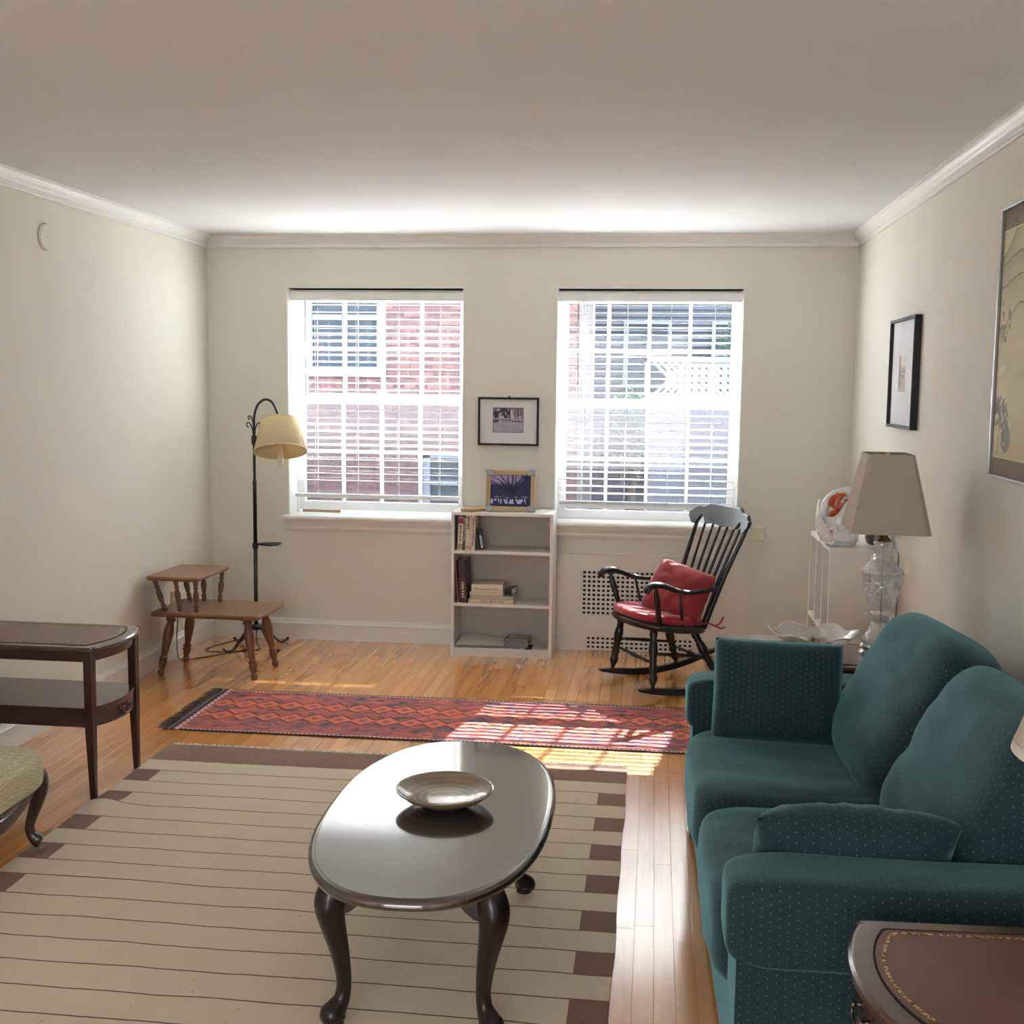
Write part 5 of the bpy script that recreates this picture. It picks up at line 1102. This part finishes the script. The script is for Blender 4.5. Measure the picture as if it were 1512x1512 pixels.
petal((0.012, -0.045, 0.048), 0.040, 0.048, -8, 5); petal((-0.030, -0.048, 0.016), 0.034, 0.040, 15, -6)
petal((0.078, -0.030, 0.078), 0.034, 0.066, -30, 20); petal((0.090, 0.010, 0.050), 0.030, 0.055, -22, 40)
for pts in ([(-0.05, -0.052, 0.055), (-0.015, -0.060, 0.070), (0.015, -0.062, 0.035), (0.032, -0.058, 0.005)], [(0.030, -0.058, 0.075), (0.042, -0.056, 0.045), (0.030, -0.056, 0.005), (0.012, -0.050, -0.02)]):
    q = spline(pts, 5); m = M(); m.tube(q, [(0.012, 0.004)]*len(q), 8, up=(0, 1, 0)); m.build('coral_petal', PINK, og)
pt_ = thing('dark_pot', (3.845, -1.270, shh), 'small dark grey pot with pale loops behind the crystal lamp on the cube shelf', 'pot')
M().lathe([(0.030, 0.0), (0.044, 0.006), (0.052, 0.030), (0.050, 0.060), (0.040, 0.082), (0.037, 0.088), (0.034, 0.086), (0.036, 0.07), (0.044, 0.03), (0.0, 0.012)], 28, caps=False).build('body', paint('dark_glaze', (0.055, 0.050, 0.055), 0.3), pt_)
m = M()
for a0, w in ((-70, 0.20), (-40, 0.26)):
    m.tube([(0.0535*cos(R(a0)+w*sin(t_*PI)), 0.0535*sin(R(a0)+w*sin(t_*PI)), 0.012+0.062*t_) for t_ in [i/10 for i in range(11)]], 0.0016, 5)
for k in range(5): m.box(-0.018, 0.004, -0.0555, -0.050, 0.030+k*0.008, 0.034+k*0.008)
m.build('pale_marks', paint('pale_grey', (0.42, 0.41, 0.40), 0.5), pt_)

# ================================================================== CRYSTAL LAMP, GLASS BOWL
TT = 0.6037
cl = thing('crystal_lamp', (3.638, -2.560, TT), 'cut crystal urn table lamp with a grey rectangular shade behind the sofa', 'lamp')
CRY = clear('cut_crystal', (0.97, 0.97, 0.97), 0.22, 0.24, 0.05, 0.9)
M().lathe([(0.072, 0.0), (0.076, 0.003), (0.076, 0.014), (0.068, 0.020), (0.068, 0.028), (0.073, 0.031), (0.073, 0.040), (0.060, 0.046), (0.0, 0.048)], 36, caps=False).build('base', SILVER, cl)
flute = lambda a, r, z: 1+0.045*abs(sin(a*9))
M().lathe([(0.0, 0.046), (0.064, 0.046), (0.066, 0.058), (0.056, 0.072), (0.042, 0.092), (0.034, 0.115), (0.033, 0.130), (0.0, 0.131)], 72, caps=False, fn=flute).build('pedestal', CRY, cl)
m = M(); m.lathe([(0.0, 0.128), (0.033, 0.128), (0.034, 0.152), (0.040, 0.157), (0.041, 0.163), (0.036, 0.168), (0.034, 0.172), (0.044, 0.186), (0.058, 0.215), (0.066, 0.250), (0.070, 0.290), (0.071, 0.310), (0.074, 0.314), (0.076, 0.322), (0.073, 0.330), (0.060, 0.342), (0.046, 0.358), (0.038, 0.378), (0.035, 0.396), (0.037, 0.400), (0.034, 0.406), (0.034, 0.424), (0.038, 0.432), (0.034, 0.437), (0.0, 0.438)], 56, caps=False)
m.build('urn', CRY, cl)
m = M()
for k in range(30): a = 2*PI*k/30; puff(m, (0.0745*cos(a), 0.0745*sin(a), 0.316), (0.0052, 0.0052, 0.0052), 2, 3)
m.build('bead_ring', CRY, cl)
m = M()
for k in range(6):                                          # raised stars and leaves cut in the urn
    a = 2*PI*k/6-0.5
    for zc, rr_, nn in ((0.262, 0.016, 6), (0.222, 0.012, 5)):
        R_ = 0.0685 if zc > 0.24 else 0.0605
        for q in range(nn):
            b2 = 2*PI*q/nn; m.tube([(cos(a)*R_, sin(a)*R_, zc), (cos(a+cos(b2)*rr_/R_)*(R_+0.002), sin(a+cos(b2)*rr_/R_)*(R_+0.002), zc+sin(b2)*rr_)], [0.003, 0.001], 5)
    for q in range(6): b2 = a+PI/6-0.10+0.04*q; m.tube([(cos(b2)*0.0705, sin(b2)*0.0705, 0.305), (cos(b2+0.10)*0.067, sin(b2+0.10)*0.067, 0.255+0.006*q)], [0.0022, 0.001], 5)
m.build('cut_pattern', CRY, cl)
M().turn((0, 0, 0.045), (0, 0, 0.45), [(0, 0.003), (1, 0.003)], 8).build('rod', metal('rod_brass', (0.45, 0.32, 0.18), 0.4), cl)
M().lathe([(0.030, 0.437), (0.028, 0.442), (0.016, 0.452), (0.010, 0.468), (0.008, 0.476), (0.016, 0.482), (0.019, 0.490), (0.019, 0.530), (0.016, 0.545), (0.0, 0.546)], 24, caps=False).build('socket', BRASS, cl)
M().turn((0.018, -0.004, 0.505), (0.036, -0.008, 0.505), [(0, 0.003), (0.7, 0.003), (0.75, 0.006), (1, 0.005)], 8).build('switch_knob', BRASS, cl)
m = M()
for s_ in (-1, 1): m.tube(spline([(s_*0.016, 0, 0.485), (s_*0.055, 0, 0.53), (s_*0.060, 0, 0.62), (s_*0.035, 0, 0.72), (0, 0, 0.762)], 5), 0.0022, 6, up=(0, 1, 0))
m.build('harp', BRASS, cl)
M().lathe([(0.0, 0.775), (0.006, 0.772), (0.008, 0.765), (0.012, 0.760), (0.0, 0.758)], 12, caps=False).build('finial', BRASS, cl)
SHADEG = NT('grey_shade_card'); nz = SHADEG.noise(220, 2, SHADEG.coord()); SHADEG.set(SHADEG.mix(nz, srgb(176, 164, 148), srgb(196, 184, 168)), 0.85)
tl = SHADEG.n('ShaderNodeBsdfTranslucent'); tl.inputs[0].default_value = (0.5, 0.44, 0.36, 1); mx_ = SHADEG.n('ShaderNodeMixShader'); mx_.inputs[0].default_value = 0.12
SHADEG.link(SHADEG.b.outputs[0], mx_.inputs[1]); SHADEG.link(tl.outputs[0], mx_.inputs[2]); SHADEG.link(mx_.outputs[0], SHADEG.out.inputs[0])
def rect_ring(hx_, hy_, c, z): return [(-hx_+c, -hy_, z), (hx_-c, -hy_, z), (hx_, -hy_+c, z), (hx_, hy_-c, z), (hx_-c, hy_, z), (-hx_+c, hy_, z), (-hx_, hy_-c, z), (-hx_, -hy_+c, z)]
sh_ = M(); sh_.loft([rect_ring(0.142, 0.190, 0.020, 0.482), rect_ring(0.082, 0.115, 0.012, 0.768), rect_ring(0.079, 0.112, 0.012, 0.768), rect_ring(0.139, 0.187, 0.020, 0.482), rect_ring(0.142, 0.190, 0.020, 0.482)], caps=False, smooth=False)
sh_.tf(Matrix.Rotation(R(-3), 4, 'Z')); sh_.build('lamp_shade', SHADEG.m, cl)
m = M(); m.tube([(-0.080, 0, 0.762), (0.080, 0, 0.762)], 0.002, 6); m.tube([(0, -0.113, 0.762), (0, 0.113, 0.762)], 0.002, 6); m.build('shade_spider', BRASS, cl)
gb = thing('glass_bowl', (3.395, -2.545, TT), 'clear glass bowl with a wavy pointed rim on the far end table', 'bowl')
BOWLG = clear('bowl_glass', (0.97, 0.98, 0.98), 0.12, 0.20, 0.05)
def bowl_fn(u, v):
    a = 2*PI*u; r = 0.045+0.118*v**0.85*(1+0.09*v*cos(6*a)); z = 0.012+0.066*v**1.5+0.010*v*v*cos(6*a+0.3)+0.006*v*v*cos(2*a)
    return (r*cos(a), r*sin(a), z)
gbm = M(); gbm.grid(bowl_fn, 72, 14); gbm.lathe([(0.0, 0.012), (0.045, 0.012)], 72, caps=False); o = gbm.build('bowl', BOWLG, gb); weld(o); sd = o.modifiers.new('thickness', 'SOLIDIFY'); sd.thickness = 0.0035
M().lathe([(0.0, 0.011), (0.040, 0.011), (0.045, 0.0), (0.038, 0.0), (0.034, 0.007), (0.0, 0.007)], 36, caps=False).build('foot_ring', BOWLG, gb)
m = M(); m.tube([bowl_fn(i/72, 1.0) for i in range(73)], 0.0028, 6); m.build('rim', clear('rim_glass', (1, 1, 1), 0.30, 0.25), gb)
SHELLM = paint('shell_tan', (0.52, 0.42, 0.33), 0.5, 0.25, 0.1, 60); SHELLW = paint('shell_white', (0.76, 0.72, 0.65), 0.4, 0.15, 0.1, 40)
def shell(loc, s, rz, mat, label, spikes=5, group='seashells in the glass bowl'):
    T = thing('seashell', loc, label, 'seashell', rz=rz, group=group); m = M(); pts = [(s*(-0.9+1.8*i/14), 0.10*s*sin(i*0.9), s*0.50+0.10*s*cos(i*0.9)) for i in range(15)]
    m.tube(pts, [s*(0.04+0.46*sin(PI*min(1, i/14)**0.75)*(1+0.12*cos(i*2.2))) for i in range(15)], 12); m.build('whorl', mat, T); m = M()
    for k in range(spikes): a = -0.6+1.2*k/max(1, spikes-1); m.turn((s*a, 0, s*0.8), (s*a*1.2, s*0.1, s*1.08), [(0, s*0.16), (0.6, s*0.08), (1, s*0.015)], 7)
    m.build('spines', mat, T); return T
shell((3.425, -2.575, TT+0.022), 0.040, R(35), SHELLM, 'tan spiny seashell at the right side of the glass bowl')
shell((3.355, -2.560, TT+0.020), 0.038, R(-20), SHELLW, 'whitish seashell left of centre in the glass bowl', 4)
shell((3.392, -2.515, TT+0.018), 0.030, R(80), paint('shell_grey', (0.16, 0.15, 0.13), 0.6, 0.2), 'dark grey seashell between the two paler shells', 3)
shell((3.335, -2.500, TT+0.022), 0.030, R(120), SHELLW, 'small pale seashell at the far left of the glass bowl', 3)

# ================================================================== NEAR LAMP (mostly out of frame)
nl = thing('pleated_lamp', (3.585, -5.060, 0.6037), 'white pleated round shade lamp on the near end table at the right edge', 'lamp')
M().lathe([(0.070, 0.0), (0.072, 0.012), (0.040, 0.024), (0.024, 0.045), (0.045, 0.10), (0.062, 0.16), (0.052, 0.23), (0.022, 0.28), (0.014, 0.30), (0.014, 0.40), (0.0, 0.40)], 32, caps=False).build('base', PORC, nl)
PLEAT = NT('pleated_cloth'); nz = PLEAT.noise(120, 2, PLEAT.coord()); PLEAT.set(PLEAT.mix(nz, (0.70, 0.62, 0.54), (0.80, 0.72, 0.64)), 0.85)
tl = PLEAT.n('ShaderNodeBsdfTranslucent'); tl.inputs[0].default_value = (0.75, 0.66, 0.56, 1); mx_ = PLEAT.n('ShaderNodeMixShader'); mx_.inputs[0].default_value = 0.35
PLEAT.link(PLEAT.b.outputs[0], mx_.inputs[1]); PLEAT.link(tl.outputs[0], mx_.inputs[2]); PLEAT.link(mx_.outputs[0], PLEAT.out.inputs[0])
pf_ = lambda a, r, z: 1+0.008*sin(a*90)
M().lathe([(0.188, 0.392), (0.110, 0.630), (0.108, 0.630), (0.186, 0.392), (0.188, 0.392)], 540, caps=False, fn=pf_).build('lamp_shade', PLEAT.m, nl)
M().lathe([(0.1905, 0.388), (0.186, 0.404), (0.184, 0.404), (0.1875, 0.388), (0.1905, 0.388)], 64, caps=False).lathe([(0.113, 0.620), (0.110, 0.634), (0.107, 0.634), (0.110, 0.620), (0.113, 0.620)], 64, caps=False).build('shade_trim', paint('white_trim_band', (0.82, 0.77, 0.70), 0.7), nl)
m = M()
for k in range(3): a = 2*PI*k/3; m.tube([(0, 0, 0.60), (0.112*cos(a), 0.112*sin(a), 0.615)], 0.002, 6)
m.turn((0, 0, 0.39), (0, 0, 0.61), [(0, 0.010), (0.5, 0.012), (1, 0.006)], 10); m.build('shade_carrier', BRASS, nl)

# ================================================================== BROCADE CHAIR AT THE LEFT EDGE
BRO = NT('gold_brocade'); v = BRO.coord(); dn = BRO.noise(6, 2, v); wv = BRO.n('ShaderNodeTexWave'); wv.wave_type = 'RINGS'; wv.inputs['Scale'].default_value = 26; wv.inputs['Distortion'].default_value = 9; wv.inputs['Detail'].default_value = 2; wv.inputs['Detail Scale'].default_value = 1.5
BRO.link(v, wv.inputs['Vector']); w_ = V(BRO.nt, wv.outputs[1]); nz = BRO.noise(300, 2, v)
BRO.set(BRO.mix(w_.gt(0.62)*0.45+nz*0.2, BRO.mix(dn, srgb(166, 154, 110), srgb(192, 181, 138)), srgb(222, 212, 164)), 0.6); BRO.b.inputs['Sheen Weight'].default_value = 0.3; BRO.bump(w_*0.6+nz*0.4, 0.35, 0.003); BRO = BRO.m
bc = thing('slipper_chair', (0.455, -3.700, 0.006), 'dark carved wood chair with gold brocade seat and castor foot at the left edge', 'chair')
m = M(); puff(m, (0.012, 0.006, 0.298), (0.302, 0.288, 0.076), 5.0, 26, None, 0.003, 2)
m.build('seat', BRO, bc)
def rail_z(t): return 0.205+0.062*abs(t)**2.2-0.016*cos(t*PI*1.0)*(1-abs(t))      # serpentine rail, high at the corners
for ax in ('x', 'y'):
    for s_ in (-1, 1):
        m = M(); rings = []
        for i in range(25):
            t_ = -1+2*i/24; zc = rail_z(t_); b2 = 0.020*(1-t_*t_)
            def P_(o_, z): return (s_*(0.258+b2+o_), t_*0.258, z) if ax == 'x' else (t_*0.262, s_*(0.250+b2+o_), z)
            rings.append([P_(-0.018, zc-0.026), P_(0.006, zc-0.028), P_(0.012, zc-0.020), P_(0.009, zc-0.010), P_(0.015, zc+0.010), P_(0.008, zc+0.026), P_(-0.018, zc+0.032)])
        m.loft(rings); m.build('seat_rail', MAHOGX, bc)
m = M(); nails = 0
for s_ in (-1, 1):
    for i in range(30):
        t_ = -0.97+1.94*i/29; zc = rail_z(t_)+0.034; m.cbox((s_*(0.268+0.020*(1-t_*t_)), t_*0.255, zc), (0.008, 0.013, 0.008)); m.cbox((t_*0.258, s_*(0.260+0.020*(1-t_*t_)), zc), (0.013, 0.008, 0.008))
m.build('gimp_braid', fabric('olive_braid', srgb(116, 104, 66)), bc)
for sx in (-1, 1):
    for sy in (-1, 1):
        d = Vector((sx, sy*0.35, 0)).normalized(); b2 = Vector((sx*0.245, sy*0.242, 0)); pth = spline([(0.000, 0.290, 0.028), (0.018, 0.262, 0.034), (0.024, 0.225, 0.030), (0.016, 0.180, 0.023), (0.000, 0.130, 0.018), (-0.010, 0.090, 0.016), (-0.004, 0.062, 0.017), (0.012, 0.045, 0.022), (0.022, 0.036, 0.021)], 4)
        m = M(); m.tube([b2+d*q[0]+Vector((0, 0, q[1])) for q in pth], [q[2] for q in pth], 14, 1, 0.7, up=d); leg = m.build('leg', MAHOG, bc)
        f_p = b2+d*0.012
        m = M(); m.turn(f_p+Vector((0, 0, 0.045)), f_p+Vector((0, 0, 0.018)), [(0, 0.012), (0.5, 0.010), (1, 0.006)], 10); wc = f_p+d*0.012+Vector((0, 0, 0.0125)); sd_ = Vector((-d.y, d.x, 0)); m.turn(wc-sd_*0.007, wc+sd_*0.007, [(0, 0.010), (0.15, 0.0125), (0.85, 0.0125), (1, 0.010)], 14); m.build('castor', metal('castor_brass', (0.30, 0.27, 0.22), 0.35), leg)
puff(M(), (-0.285, 0, 0.62), (0.045, 0.235, 0.235), 3.0, 18, rot(0, R(-8), 0), 0.002, 3).build('backrest', BRO, bc)
m = M(); m.tube([(-0.268-0.09*(z-0.3), y, z) for y, z in spline([(-0.235, 0.27), (-0.250, 0.42), (-0.262, 0.62), (-0.235, 0.80), (-0.13, 0.885), (0, 0.91), (0.13, 0.885), (0.235, 0.80), (0.262, 0.62), (0.250, 0.42), (0.235, 0.27)], 5)], 0.020, 10, up=(1, 0, 0)); m.build('back_frame', MAHOG, bc)
